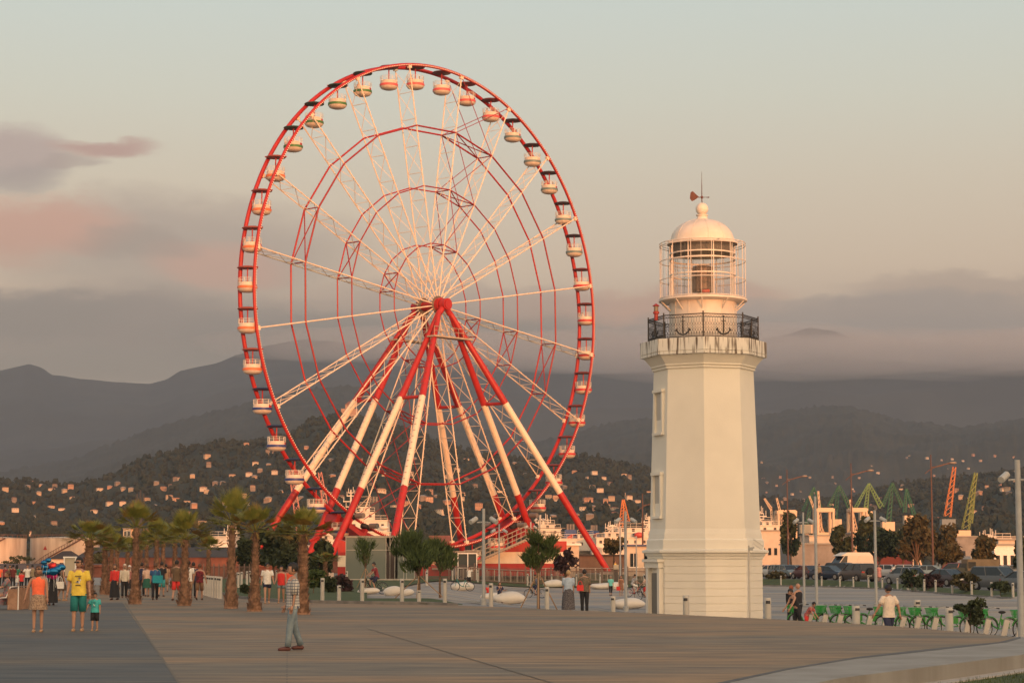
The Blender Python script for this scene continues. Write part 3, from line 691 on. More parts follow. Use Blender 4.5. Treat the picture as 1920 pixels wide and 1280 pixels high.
# ================================================================ PEOPLE
skin_m=mat('skin_tan',(.42,.235,.16),.6); hairb=mat('hair_black',(.012,.009,.008),.6); hairbr=mat('hair_brown',(.09,.045,.025),.6); hairbl=mat('hair_blond',(.42,.28,.15),.6); hairg=mat('hair_grey',(.3,.28,.26),.6)
eye_m=mat('eye_dark',(.02,.015,.012),.3); lip_m=mat('lip',(.32,.10,.085),.5)
def skin(nodes,edges,rad,sub=1,squash=None):
    me=bpy.data.meshes.new('t'); me.from_pydata([tuple(n) for n in nodes],edges,[]); o=bpy.data.objects.new('t',me); C.objects.link(o)
    m=o.modifiers.new('s','SKIN'); m.use_smooth_shade=True
    for v,r in zip(me.skin_vertices[0].data,rad): v.radius=(r,r) if not isinstance(r,tuple) else r
    me.skin_vertices[0].data[0].use_root=True
    q=o.modifiers.new('u','SUBSURF'); q.levels=sub; q.render_levels=sub
    dg=bpy.context.evaluated_depsgraph_get(); ev=o.evaluated_get(dg); mm=ev.to_mesh()
    vs=[v.co.copy() for v in mm.vertices]; fs=[tuple(p.vertices) for p in mm.polygons]
    ev.to_mesh_clear(); bpy.data.objects.remove(o); bpy.data.meshes.remove(me)
    if squash:
        for v in vs:
            if squash[0]<v.z<squash[1] and abs(v.x)<.24:
                k=min(1,(v.z-squash[0])/.06,(squash[1]-v.z)/.06); v.y*=1-.27*k
    return vs,fs
def checkmat(name,base,line,sc=14):
    m=bpy.data.materials.new(name); m.use_nodes=True; t=m.node_tree; b=t.nodes['Principled BSDF']; b.inputs['Roughness'].default_value=.85
    c=t.nodes.new('ShaderNodeTexCoord'); br=t.nodes.new('ShaderNodeTexBrick'); br.offset=0; br.inputs['Scale'].default_value=sc; br.inputs['Brick Width'].default_value=1; br.inputs['Row Height'].default_value=1; br.inputs['Mortar Size'].default_value=.13
    sp=t.nodes.new('ShaderNodeSeparateXYZ'); cb=t.nodes.new('ShaderNodeCombineXYZ'); ad=t.nodes.new('ShaderNodeMath'); t.links.new(c.outputs['Object'],sp.inputs[0]); t.links.new(sp.outputs[0],ad.inputs[0]); t.links.new(sp.outputs[1],ad.inputs[1]); t.links.new(ad.outputs[0],cb.inputs[0]); t.links.new(sp.outputs[2],cb.inputs[1]); t.links.new(cb.outputs[0],br.inputs[0])
    br.inputs['Color1'].default_value=(*base,1); br.inputs['Color2'].default_value=(*[x*.85 for x in base],1); br.inputs['Mortar'].default_value=(*line,1); t.links.new(br.outputs[0],b.inputs['Base Color']); return m
def cloth(name,col,col2=None,vs=12):
    return mat('cloth_'+name,col,.9,.10 if not col2 else 0,vs,col2,bump=.3,bs=18)
def person(px,d,h,label,top=('tee',None),bot=('trousers',None),hair=('short',hairb),yaw=0,legs=((8,6),(-8,10)),arms=((5,4,10),(5,4,12)),sit=False,shoes=None,z=None,extras=(),lean=0,w=1.0,headyaw=0,group=None,headpitch=0):
    """yaw 0 = facing the camera"""
    x=(px-960)/F*d; zz=(gz(x,d) if z is None else z)
    root=thing('person',label,'person',(x,d,zz),R(yaw),group,1)
    s=h/1.75
    def leg(sx_,hip,knee):
        a=R(hip); k=R(hip-knee); H=Vector((sx_*.095,0,.90)); K=H+Vector((0,-math.sin(a),-math.cos(a)))*.42; A=K+Vector((0,-math.sin(k),-math.cos(k)))*.41
        return H,K,A
    def arm(sx_,fw,ab,eb):
        a=R(fw);b=R(ab); Sx=Vector((sx_*.185,0,1.41)); D=Vector((sx_*math.sin(b),-math.sin(a)*math.cos(b),-math.cos(a)*math.cos(b))); E=Sx+D*.28
        e=R(fw+eb); D2=Vector((sx_*math.sin(b)*.6,-math.sin(e),-math.cos(e))).normalized(); Wr=E+D2*.24; return Sx,E,Wr,D2
    Ls=[leg(-1,*legs[0]),leg(1,*legs[1])]; As=[arm(-1,*arms[0]),arm(1,*arms[1])]
    low=min(L_[2].z for L_ in Ls); dz=.07-low
    if sit: dz=sit-.82*1.0 if sit is not True else dz
    sh=Vector((0,0,dz))
    lm=Matrix.Rotation(R(lean),3,'X'); pv=Vector((0,0,.95))
    def up(v): return pv+lm@(v-pv)+sh
    nodes=[Vector((0,0,.95))+sh,up(Vector((0,0,1.10))),up(Vector((0,0,1.30))),up(Vector((0,0,1.43))),up(Vector((0,-.01,1.52)))]; rad=[.135*w,.125*w,.15*w,.07,.052]; ed=[(0,1),(1,2),(2,3),(3,4)]
    for H,K,A in Ls:
        i=len(nodes); nodes+=[H+sh,K+sh,A+sh]; rad+=[.088*w,.056*w,.036]; ed+=[(0,i),(i,i+1),(i+1,i+2)]
    AA=[]
    for Sx,E,Wr,D2 in As:
        i=len(nodes); q=[up(Sx),up(E),up(Wr)]; nodes+=q; rad+=[.056*w,.04*w,.026]; ed+=[(3,i),(i,i+1),(i+1,i+2)]; AA.append((q,lm@D2))
    squash=(.86+dz,1.46+dz) if abs(lean)<15 and not sit else None
    vs,fs=skin(nodes,ed,rad,1,squash); mb=MB(); mb.add(vs,fs)
    # hands with five fingers
    for sgn,(q,D) in zip((-1,1),AA):
        D=D.normalized(); wv=q[2]; side=Vector((0,-1,0)) if abs(D.z)>.6 else Vector((0,0,1)); side=(side-D*side.dot(D)).normalized(); nrm=D.cross(side)
        mb.tube(wv-D*.01,wv+D*.085,.028,6,.034)
        for k in range(4):
            b0=wv+D*.08+side*(.026-.018*k); ln=(.07,.08,.075,.058)[k]; m1=b0+D*ln*.55+nrm*sgn*.004; mb.tube(b0,m1,.0095,5,.008); mb.tube(m1,m1+D*ln*.45-nrm*sgn*.016,.008,5,.006)
        b0=wv+D*.03+side*.03; m1=b0+(D*.5+side*.8)*.035; mb.tube(b0,m1,.011,5,.009); mb.tube(m1,m1+D*.035,.009,5,.007)
    # head
    hm_=Matrix.Rotation(R(headyaw),3,'Z')@Matrix.Rotation(R(headpitch),3,'X'); hc=up(Vector((0,-.015,1.635)))
    def hd(v): return hc+lm@(hm_@Vector(v))
    t=MB(); t.ball((0,0,.01),.105,16,12,(.78,.95,1.08))
    for v in t.v: pass
    tv=[]
    for v in t.v:
        v=Vector(v)
        if v.z<-.02 : v.x*=1+(v.z+.02)*2.8; v.y-= .012 if v.y<0 else -.0
        tv.append(hd(v))
    mb.add(tv,t.f)
    nv=[(-.012,-.098,.015),(.012,-.098,.015),(0,-.128,-.022),(-.017,-.100,-.03),(.017,-.100,-.03)]; mb.add([hd(v) for v in nv],[(0,2,3),(1,4,2),(0,1,2),(3,2,4)])
    for e in (-1,1): t=MB(); t.ball((e*.082,.008,0),.028,8,5,(.35,.8,1.1)); mb.add([hd(v) for v in t.v],t.f)
    mb.mi=1
    for e in (-1,1):
        t=MB(); t.ball((e*.034,-.092,.02),.014,6,4,(1.1,.6,.6)); mb.add([hd(v) for v in t.v],t.f); t=MB(); t.box((e*.034,-.099,.045),(.036,.012,.007)); mb.add([hd(v) for v in t.v],t.f)
    mb.mi=2; t=MB(); t.box((0,-.103,-.055),(.045,.012,.010)); mb.add([hd(v) for v in t.v],t.f)
    body=mb.build('body',[skin_m,eye_m,lip_m],root,smooth='all')
    # hair
    hk,hmat=hair
    if hk:
        mb=MB(); t=MB(); t.ball((0,.012,.035),.118,14,10,(.80,.96,1.02)); keep=[f for f in t.f if (lambda c:not(c.y<-.045 and c.z<.075) and c.z>(-.03 if hk!='long' else -.07))(sum((Vector(t.v[i]) for i in f),Vector())/len(f))]
        mb.add([hd(v) for v in t.v],keep)
        if hk=='long':
            t=MB(); t.ball((0,.045,-.075),.105,12,8,(1.15,.6,1.4)); mb.add([hd(v) for v in t.v],t.f)
        if hk=='bun':
            t=MB(); t.ball((0,.11,.04),.05,8,6); mb.add([hd(v) for v in t.v],t.f)
        if hk=='scarf':
            t=MB(); t.ball((0,.01,-.07),.11,10,8,(.85,.85,.9)); mb.add([hd(v) for v in t.v],[f for f in t.f if sum(t.v[i][1] for i in f)/len(f)>-.05])
        mb.build({'scarf':'headscarf','cap':'hair'}.get(hk,'hair'),hmat,root,smooth='all')
    # top
    tk,tm_=top
    if tk:
        mb=MB(); n=16; fl=1.12 if tk=='tunic' else 1
        hem=.76 if tk=='tunic' else .86
        rings=[(hem,.185*fl,.135*fl,0),(.98,.168,.125,0),(1.10,.160,.118,1),(1.22,.176,.126,1),(1.33,.184,.125,1),(1.39,.168,.108,1),(1.43,.128,.09,1),(1.47,.075,.07,1)]
        if tk=='tank': rings=rings[:-2]+[(1.43,.10,.085,1)]
        vs=[]
        for j,(z_,rx,ry,u_) in enumerate(rings):
            for i in range(n):
                q=2*PI*i/n; wr=1+.03*math.sin(q*5+j*1.7); v=Vector((math.cos(q)*rx*w*wr,math.sin(q)*ry*w*wr,z_)); vs.append(up(v) if u_ else v+sh)
        mb.add(vs,[(j*n+i,j*n+(i+1)%n,(j+1)*n+(i+1)%n,(j+1)*n+i) for j in range(len(rings)-1) for i in range(n)])
        if tk!='tank' and label.find('sleeveless')<0:
            for Sx,E,Wr,D2 in As:
                i0=up(Sx*Vector((.62,1,1)) if 0 else Vector((Sx.x*.62,Sx.y,Sx.z-.015)))
                if tk=='long': mb.path([i0,up(Sx),up(E),up(E.lerp(Wr,.92))],[.06*w,.068*w,.054*w,.046],10)
                else: mb.path([i0,up(Sx),up(Sx.lerp(E,.45)),up(Sx.lerp(E,.72 if tk!='elbow' else .98))],[.06*w,.07*w,.069*w,.072*w],10)
        mb.build({'tee':'shirt','tank':'top','long':'shirt','elbow':'shirt','tunic':'tunic'}[tk],tm_,root,smooth='all')
    bk,bm2=bot
    if bk in('shorts','trousers','capri','minishorts'):
        f={'shorts':1.02,'trousers':1.97,'capri':1.5,'minishorts':.45}[bk]; mb=MB(); n=16; vs=[]; rings=[(1.04,.150,.112),(.96,.162,.122),(.88,.168,.125),(.83,.12,.09)]
        for j,(z_,rx,ry) in enumerate(rings): vs+=[Vector((math.cos(2*PI*i/n)*rx*w,math.sin(2*PI*i/n)*ry*w,z_))+sh for i in range(n)]
        mb.add(vs,[(j*n+i,j*n+(i+1)%n,(j+1)*n+(i+1)%n,(j+1)*n+i) for j in range(3) for i in range(n)]+[tuple(range(3*n,4*n))])
        for H,K,A in Ls:
            H2=H+sh;K2=K+sh;A2=A+sh
            if f<=1.05: mb.path([H2,H2.lerp(K2,min(1,f)*.5),H2.lerp(K2,min(1,f))],[.094*w,.092*w,.088*w],12)
            else: mb.path([H2,H2.lerp(K2,.5),H2.lerp(K2,.95),K2.lerp(A2,.1),K2.lerp(A2,(f-1)*.6),K2.lerp(A2,f-1)],[.094*w,.086*w,.072*w,.07*w,.064,.066],12)
        mb.build('shorts' if 'short' in bk else 'trousers',bm2,root,smooth='all')
    elif bk in('skirt','long_skirt','mini'):
        L_={'skirt':.48,'long_skirt':.12,'mini':.60}[bk]; k=(Ls[0][1]+Ls[1][1])/2; mb=MB(); vs=[];n=20;R_=7
        for j in range(R_+1):
            t_=j/R_; z_=1.02+(L_-1.02)*t_; rx=(.15+.05*min(1,t_*3)+.05*t_)*w; ry=rx*.78+.05*t_
            for i in range(n):
                a=2*PI*i/n; fl=1+.06*math.sin(a*7+j*.4)*t_; vs.append(Vector((math.cos(a)*rx*fl,math.sin(a)*ry*fl+k.y*t_*.4,z_))+sh)
        mb.add(vs,[(j*n+i,j*n+(i+1)%n,(j+1)*n+(i+1)%n,(j+1)*n+i) for j in range(R_) for i in range(n)]+[tuple(range(n))]); mb.build('skirt',bm2,root,smooth='all')
    # shoes
    sm_=shoes or mat('shoe_brown',(.09,.04,.03),.6)
    for (H,K,A),l in zip(Ls,legs):
        k=R(l[0]-l[1]); mb=MB(); A2=A+sh; ft=Vector((0,-math.cos(k),math.sin(k)*.6)); 
        if sit or abs(l[0]-l[1])<28: ft=Vector((0,-1,0))
        b_=A2+Vector((0,0,-.035)); mb.path([b_-ft*.05+Vector((0,0,.02)),b_-ft*.03+Vector((0,0,-.0)),b_+ft*.08,b_+ft*.16+Vector((0,0,-.008)),b_+ft*.20+Vector((0,0,-.008))],[.03,.046,.044,.038,.018],8); mb.build('shoe',sm_,root,smooth='all')
    for e in extras:
        if e=='sunglasses':
            mb=MB()
            for q in (-1,1):
                t=MB(); t.box((q*.036,-.106,.02),(.055,.02,.036)); mb.add([hd(v) for v in t.v],t.f); t=MB(); t.box((q*.074,-.05,.026),(.008,.10,.012)); mb.add([hd(v) for v in t.v],t.f)
            mb.build('sunglasses',black,root)
        if e=='cap':
            mb=MB(); t=MB(); t.ball((0,.005,.05),.12,12,8,(.8,.98,.85)); mb.add([hd(v) for v in t.v],[f for f in t.f if sum(t.v[i][2] for i in f)/len(f)>.04]); t=MB(); t.box((0,-.13,.055),(.14,.09,.012)); mb.add([hd(v) for v in t.v],t.f); mb.build('cap',mat('navy_cap',(.02,.025,.05),.8),root,smooth='all')
        if e=='print':
            mb=MB(); 
            for k in range(9):
                a=rnd.uniform(-.055,.055); b=rnd.uniform(-.08,.08); mb.mi=k%3; t=MB(); t.box((a,-.135-.0,1.22+b),(rnd.uniform(.02,.05),.03,rnd.uniform(.015,.035))); mb.add([up(Vector(v)) for v in t.v],t.f)
            for k in range(5): mb.mi=0; t=MB(); t.box((-.06+.03*k,-.133,1.325),(.018,.03,.022)); mb.add([up(Vector(v)) for v in t.v],t.f); 
            for k in range(5): t=MB(); t.box((-.05+.025*k,-.133,1.105),(.017,.03,.02)); mb.add([up(Vector(v)) for v in t.v],t.f)
            mb.build('print',[mat('print_dark',(.03,.03,.06),.8),mat('print_white',(.7,.7,.68),.8),mat('print_grey',(.3,.3,.3),.8)],root)
    root.scale=(s,s,s)
    root['_hands']=[list(q[2]) for q,D in AA]
    del root['_hands']
    return root
W_=cloth('white',(.72,.70,.66)); BLK=cloth('black',(.018,.018,.022)); NAVY=cloth('navy',(.025,.03,.07)); REDC=cloth('red',(.62,.04,.035)); JEANS=cloth('denim',(.14,.19,.23),(.22,.28,.31),9)
sand=mat('sandal_tan',(.42,.25,.14),.6)
# --- people on the near deck
person(78,52.3,1.60,'woman in bright coral sleeveless top and patterned mini skirt walking towards the viewer',('tunic',cloth('coral',(.95,.17,.075))),('mini',cloth('floral',(.45,.32,.22),(.16,.10,.07),30)),('long',hairbr),yaw=6,legs=((4,4),(-3,2)),arms=((-6,22,6),(2,8,8)),shoes=sand,z=0,extras=('sunglasses',),headyaw=28,headpitch=-14)
person(153,53,1.80,'bearded man in yellow printed t-shirt and teal knee shorts holding a boy by the hand',('tee',cloth('yellow',(.74,.55,.08))),('shorts',cloth('teal',(.015,.17,.17))),('short',hairb),yaw=4,legs=((7,4),(-4,2)),arms=((5,10,14),(4,12,6)),shoes=sand,z=0,extras=('sunglasses','print'),headyaw=-28,w=1.06)
person(184,53.2,.94,'small boy in turquoise t-shirt and black shorts walking beside the man in yellow',('tee',cloth('turquoise',(.06,.42,.42))),('shorts',BLK),('short',hairb),yaw=-4,legs=((5,4),(-5,6)),arms=((20,25,10),(5,10,10)),shoes=sand,z=0,extras=('print',),headpitch=12,w=1.15)
person(552,41.4,1.67,'man in checked short-sleeved shirt and faded jeans standing in profile',('elbow',checkmat('checked_cloth',(.55,.53,.48),(.11,.12,.16),17)),('trousers',JEANS),('short',hairb),yaw=-72,legs=((-8,12),(10,4)),arms=((8,3,10),(2,3,10)),z=0,shoes=mat('shoe_maroon',(.10,.03,.025),.5),headyaw=0,w=1.05)
person(504,89,1.68,'man in white t-shirt with a dark print and navy shorts walking behind the palms',('tee',W_),('minishorts',NAVY),('short',hairb),yaw=10,legs=((14,4),(-14,16)),arms=((-8,10,25),(12,10,30)),z=0,shoes=sand,headyaw=40,extras=('sunglasses',))
person(530,90,1.56,'woman in red tank top and grey denim shorts beside the man in white',('tank',REDC),('minishorts',JEANS),('bun',hairb),yaw=0,legs=((12,4),(-12,14)),arms=((10,10,50),(10,10,30)),z=0,shoes=sand,headyaw=-15,w=1.05)
person(545,91,1.55,'woman in orange red top and pale shorts half hidden behind the man in checked shirt',('tank',cloth('orange_red',(.75,.10,.05))),('minishorts',W_),('long',hairb),yaw=10,z=0,shoes=sand)
person(220,98,1.62,'woman in red jacket and long black skirt walking left of the middle palm',('long',REDC),('long_skirt',BLK),('scarf',hairbr),yaw=-20,z=0)
person(238,104,1.62,'woman in cream blouse and cream headscarf with dark trousers',('long',cloth('cream',(.62,.55,.45))),('trousers',BLK),('scarf',cloth('cream',(.62,.55,.45))),yaw=10,z=0)
person(247,106,1.55,'woman in pink plaid shirt next to the palm trunk',('elbow',checkmat('pink_plaid',(.55,.25,.22),(.25,.08,.08),16)),('skirt',BLK),('scarf',W_),yaw=-10,z=0)
person(270,110,1.68,'person in dark jacket behind the tall palm trunk',('long',NAVY),('trousers',BLK),('short',hairb),yaw=180,z=0)
person(280,108,1.60,'woman in pale pink blouse and dark green skirt',('elbow',cloth('blush',(.60,.42,.34))),('skirt',cloth('bottle',(.02,.10,.07))),('short',hairbr),yaw=-160,z=0)
person(295,98,1.66,'woman in blue top and black trousers carrying a turquoise bag seen from behind',('tee',cloth('royal',(.03,.09,.22))),('trousers',BLK),('short',hairbr),yaw=190,legs=((16,4),(-14,18)),z=0)
person(307,108,1.72,'man in black shirt walking away between the palms',('tee',BLK),('shorts',cloth('aqua',(.05,.30,.32))),('short',hairb),yaw=175,z=0)
person(315,125,1.6,'person in tan shirt far down the promenade',('tee',cloth('tan',(.35,.22,.14))),('shorts',cloth('khaki',(.2,.15,.1))),yaw=180,z=0)
person(335,96,1.80,'man in brown shirt and red shorts walking away beside a palm',('tee',cloth('brown',(.13,.085,.05))),('shorts',REDC),('short',hairb),yaw=170,legs=((14,4),(-10,14)),z=0,w=1.08)
person(357,97,1.78,'man in white shirt half hidden behind the palm trunk',('tee',W_),('shorts',cloth('tan',(.35,.22,.14))),('short',hairb),yaw=185,legs=((14,4),(-20,24)),z=0)
person(366,104,1.7,'person in dark blue shirt between two walkers',('tee',NAVY),('trousers',BLK),('short',hairb),yaw=180,z=0)
person(378,98,1.64,'man in black and red vest and brown shorts walking away',('tank',cloth('black_red',(.02,.015,.02),(.25,.02,.03),14)),('shorts',cloth('khaki2',(.22,.12,.07))),('short',hairbr),yaw=178,legs=((14,4),(-12,18)),arms=((5,18,10),(5,18,10)),z=0,w=1.08)
person(57,136,1.58,'young man in white t-shirt and dark trousers behind the bench',('tee',W_),('trousers',BLK),('short',hairb),yaw=0,arms=((40,20,80),(40,20,80)),z=0)
person(103,85,1.70,'balloon seller in long black skirt behind the woman in coral',('long',BLK),('long_skirt',BLK),('long',hairb),yaw=20,z=0,arms=((60,10,40),(60,10,40)))
person(121,96,1.66,'woman in orange wrap and dark dress carrying a white handbag',('tank',cloth('leaf_print',(.14,.09,.06),(.04,.03,.025),20)),('skirt',cloth('leaf_print',(.14,.09,.06),(.04,.03,.025),20)),('long',hairbr),yaw=120,z=0,shoes=sand,arms=((5,6,10),(5,6,10)))
person(20,78,1.68,'person in striped dress sitting on the slatted bench',('elbow',cloth('stripes',(.40,.12,.12),(.10,.20,.22),10)),('skirt',cloth('stripes',(.40,.12,.12),(.10,.20,.22),10)),('short',hairbr),yaw=-70,legs=((82,84),(78,86)),arms=((35,6,40),(35,6,40)),sit=.5,z=0,lean=0)
for q,(px,d,lab,tp,bt,yw) in enumerate([(4,138,'person in coral vest at the left edge',cloth('coral',(.95,.17,.075)),BLK,20),(15,142,'person in dark red top near the left edge',cloth('wine',(.25,.04,.05)),BLK,160),(37,140,'person in green top with long dark hair',cloth('green',(.03,.18,.12)),W_,170),(24,147,'woman in olive patterned dress in the far group',cloth('olive',(.20,.17,.08)),BLK,0),(30,139,'person in striped maroon shirt in the far group',cloth('maroon',(.14,.03,.03)),BLK,180),(66,145,'man in khaki shirt far behind the coral top',cloth('khaki3',(.25,.20,.13)),BLK,180),(46,128,'child in scarlet shirt near the bench back',REDC,BLK,200)]):
    person(px,d,1.56 if q<6 else 1.2,lab,('tee',tp),('skirt' if q in(2,3) else 'trousers',bt),('long' if q in(2,3) else 'short',hairb),yaw=yw,z=0)
# --- people beyond the deck
person(1065,83,1.62,'blond woman in pale blue blouse and dark patterned long skirt seen from behind',('elbow',cloth('pale_blue',(.36,.46,.58))),('long_skirt',cloth('night_floral',(.03,.03,.04),(.16,.15,.16),26)),('short',hairbl),yaw=182,z=None,legs=((0,0),(0,0)),w=1.15)
person(1095,83,1.64,'dark haired woman in mottled blouse with a red shoulder bag seen from behind',('elbow',cloth('mottled',(.20,.15,.10),(.08,.065,.05),22)),('trousers',BLK),('short',hairb),yaw=176,z=None,legs=((0,0),(0,0)),w=1.12)
person(880,176,1.66,'man in white shirt and dark shorts taking a photograph beside a stone seat',('tee',W_),('shorts',BLK),('short',hairb),yaw=20,arms=((75,20,60),(75,20,60)))
person(916,134,1.2,'child in red shirt sitting on the pale stone seat',('tee',REDC),('shorts',NAVY),('short',hairb),yaw=20,legs=((80,80),(75,80)),sit=.42)
person(937,128,1.55,'girl in navy t-shirt sitting on the pale stone seat with a drink',('tee',NAVY),('skirt',BLK),('long',hairbr),yaw=30,legs=((80,80),(75,80)),arms=((30,8,90),(30,8,70)),sit=.45)
person(1144,172,1.6,'older woman in turquoise shirt and black trousers walking on the plaza',('elbow',cloth('cyan',(.16,.55,.52))),('capri',BLK),('short',hairg),yaw=10)
person(1163,172,1.6,'woman in brown patterned sundress holding a red disc bag',('tank',cloth('sundress',(.32,.15,.09),(.15,.08,.05),16)),('skirt',cloth('sundress',(.32,.15,.09),(.15,.08,.05),16)),('long',hairbr),yaw=0,shoes=sand)
person(1661,64,1.86,'man in white shirt and navy cap walking behind the row of green bicycles',('tee',cloth('ivory',(.70,.60,.50))),('trousers',NAVY),('short',hairb),yaw=-150,legs=((14,4),(-14,16)),arms=((-12,26,14),(14,26,14)),extras=('cap',),w=1.12)
person(1480,84,1.62,'woman with long dark coat and red hair at the start of the bicycle row',('long',BLK),('trousers',BLK),('bun',mat('hair_red',(.25,.06,.02),.6)),yaw=150)
person(1493,83,1.72,'older bald man in black vest pointing with one arm',('tank',BLK),('trousers',BLK),(None,None),yaw=-140,arms=((60,10,30),(10,8,20)),w=1.1)
person(1491,78,1.62,'bare shouldered woman in black top bending over a green bicycle',('tank',BLK),('trousers',BLK),('short',hairb),yaw=-70,lean=24,arms=((50,5,10),(50,5,10)))
person(1508,77,1.2,'boy in red striped shirt leaning on a green bicycle handlebar',('tee',cloth('red_stripe',(.55,.12,.10),(.25,.10,.10),12)),('shorts',REDC),('short',hairb),yaw=60,lean=35,arms=((60,5,10),(60,5,10)))
for px,d,lab,tp in [(1644,205,'woman in pink dress standing by the parked vans',cloth('pink',(.75,.30,.26))),(1672,205,'person in white shirt between the silver cars',W_),(1706,196,'person in blue shirt beside the grey hatchback',cloth('royal',(.03,.09,.22))),(1533,214,'person in beige shirt near the dark blue saloon',cloth('khaki3',(.25,.20,.13))),(1152,240,'person in yellow top behind the wheel fence',cloth('yellow',(.74,.55,.08)))]:
    person(px,d,1.66,lab,('tee',tp),('trousers' if px!=1644 else 'skirt',BLK if px!=1644 else tp),('short',hairb),yaw=rnd.uniform(0,360))
# bags held by people (things of their own)
def bag(px,d,z,label,m,sc=1,w=.34,h=.34):
    x=(px-960)/F*d; t=thing('bag',label,'bag',(x,d,z)); mb=MB(); mb.prism([(-w/2,-.07),(w/2,-.07),(w/2*1.02,.07),(-w/2*1.02,.07)],0,h*.9); mb.ball((0,0,h*.12),w*.5,10,6,(1,.25,.3)); mb.build('bag_body',m,t)
    mb=MB(); mb.path([(-w*.3,0,h*.85),(-w*.25,0,h*1.35),(0,0,h*1.6),(w*.25,0,h*1.35),(w*.3,0,h*.85)],.012,5); mb.build('strap',m,t)
bag(118,95.2,.55,'white handbag carried by the woman in the orange wrap',W_)
bag(300,97.2,.78,'turquoise shoulder bag of the woman in blue',cloth('bag_teal',(.02,.28,.34)),w=.45,h=.38)
bag(1087,82.3,.62,'red shoulder bag of the dark haired woman at the deck edge',REDC,w=.26,h=.24)
bag(1158,171.3,-.5,'round red bag beside the woman in the sundress',REDC,w=.3,h=.34)
# balloons
bl=mat('foil_blue',(.01,.13,.30),.15,metal=.7); rd=mat('foil_red',(.6,.03,.03),.2,metal=.5); pk=mat('foil_pink',(.7,.03,.25),.2,metal=.5)
for i,(px,py,r,m,l) in enumerate([(87,1054,.10,bl,'small upright blue foil balloon at the top left of the bunch'),(95,1050,.10,bl,'small blue foil balloon topmost in the bunch'),(89,1063,.13,bl,'blue foil balloon on the left of the bunch'),(92,1072,.14,bl,'low blue foil balloon left in the bunch'),(105,1071,.17,bl,'broad blue foil balloon in the middle of the bunch'),(112,1067,.14,bl,'blue foil balloon in the right half of the bunch'),(120,1063,.14,bl,'blue foil balloon at the far right of the bunch'),(102,1061,.15,rd,'red heart foil balloon high in the bunch'),(98,1078,.13,pk,'pink foil balloon low left in the bunch'),(106,1080,.13,pk,'pink foil balloon low right in the bunch')]):
    d=84.2+i*.05; p=P(px,py,d); t=thing('balloon',l,'balloon',p,group='bunch of foil balloons'); mb=MB(); mb.ball((0,0,0),r,14,10,(1.25,.5,.9)); 
    if i%2: mb.ball((r*.7,0,r*.5),r*.5,10,6,(1,.5,1))
    mb.build('foil',m,t,smooth='all'); mb=MB(); mb.tube((0,0,-r*.8),(rnd.uniform(-.1,.1),0,-r-.45),.005,4); mb.build('string',W_,t)

for n_,(deg,lab) in enumerate([(-6,'passenger in dark shirt seated in the gondola at the very top of the wheel'),(-4.5,'second passenger seated in the topmost gondola'),(21,'passenger in the upper right gondola below the fourth cabin from the top'),(22,'companion seated beside the upper right passenger'),(30.5,'passenger in the first grey teal striped gondola on the right'),(48,'passenger in the teal striped gondola high on the right'),(48.8,'companion in the teal striped gondola high on the right'),(84,'passenger in the gondola at hub height on the right'),(102,'passenger in a crimson striped gondola just below hub height on the right'),(-24,'passenger in the green striped gondola left of the top')]):
    k=round((deg-math.degrees(PH0)-4.5)/9); an=R(math.degrees(PH0)+4.5+9*k); lc=wp(RW,an,SEP/2); wl_=wg.location+Matrix.Rotation(TH,3,'Z')@lc
    o=person(960,200,1.65,lab,('tee',[NAVY,REDC,BLK,W_][n_%4]),('trousers',BLK),('short',hairb),yaw=rnd.uniform(-60,60),legs=((80,80),(80,80)),sit=.45,z=0)
    s_=-1 if n_%2 else 1; o.location=wl_+Vector((s_*.45,.25*s_,-2.45)); o['group']='passengers on the wheel'
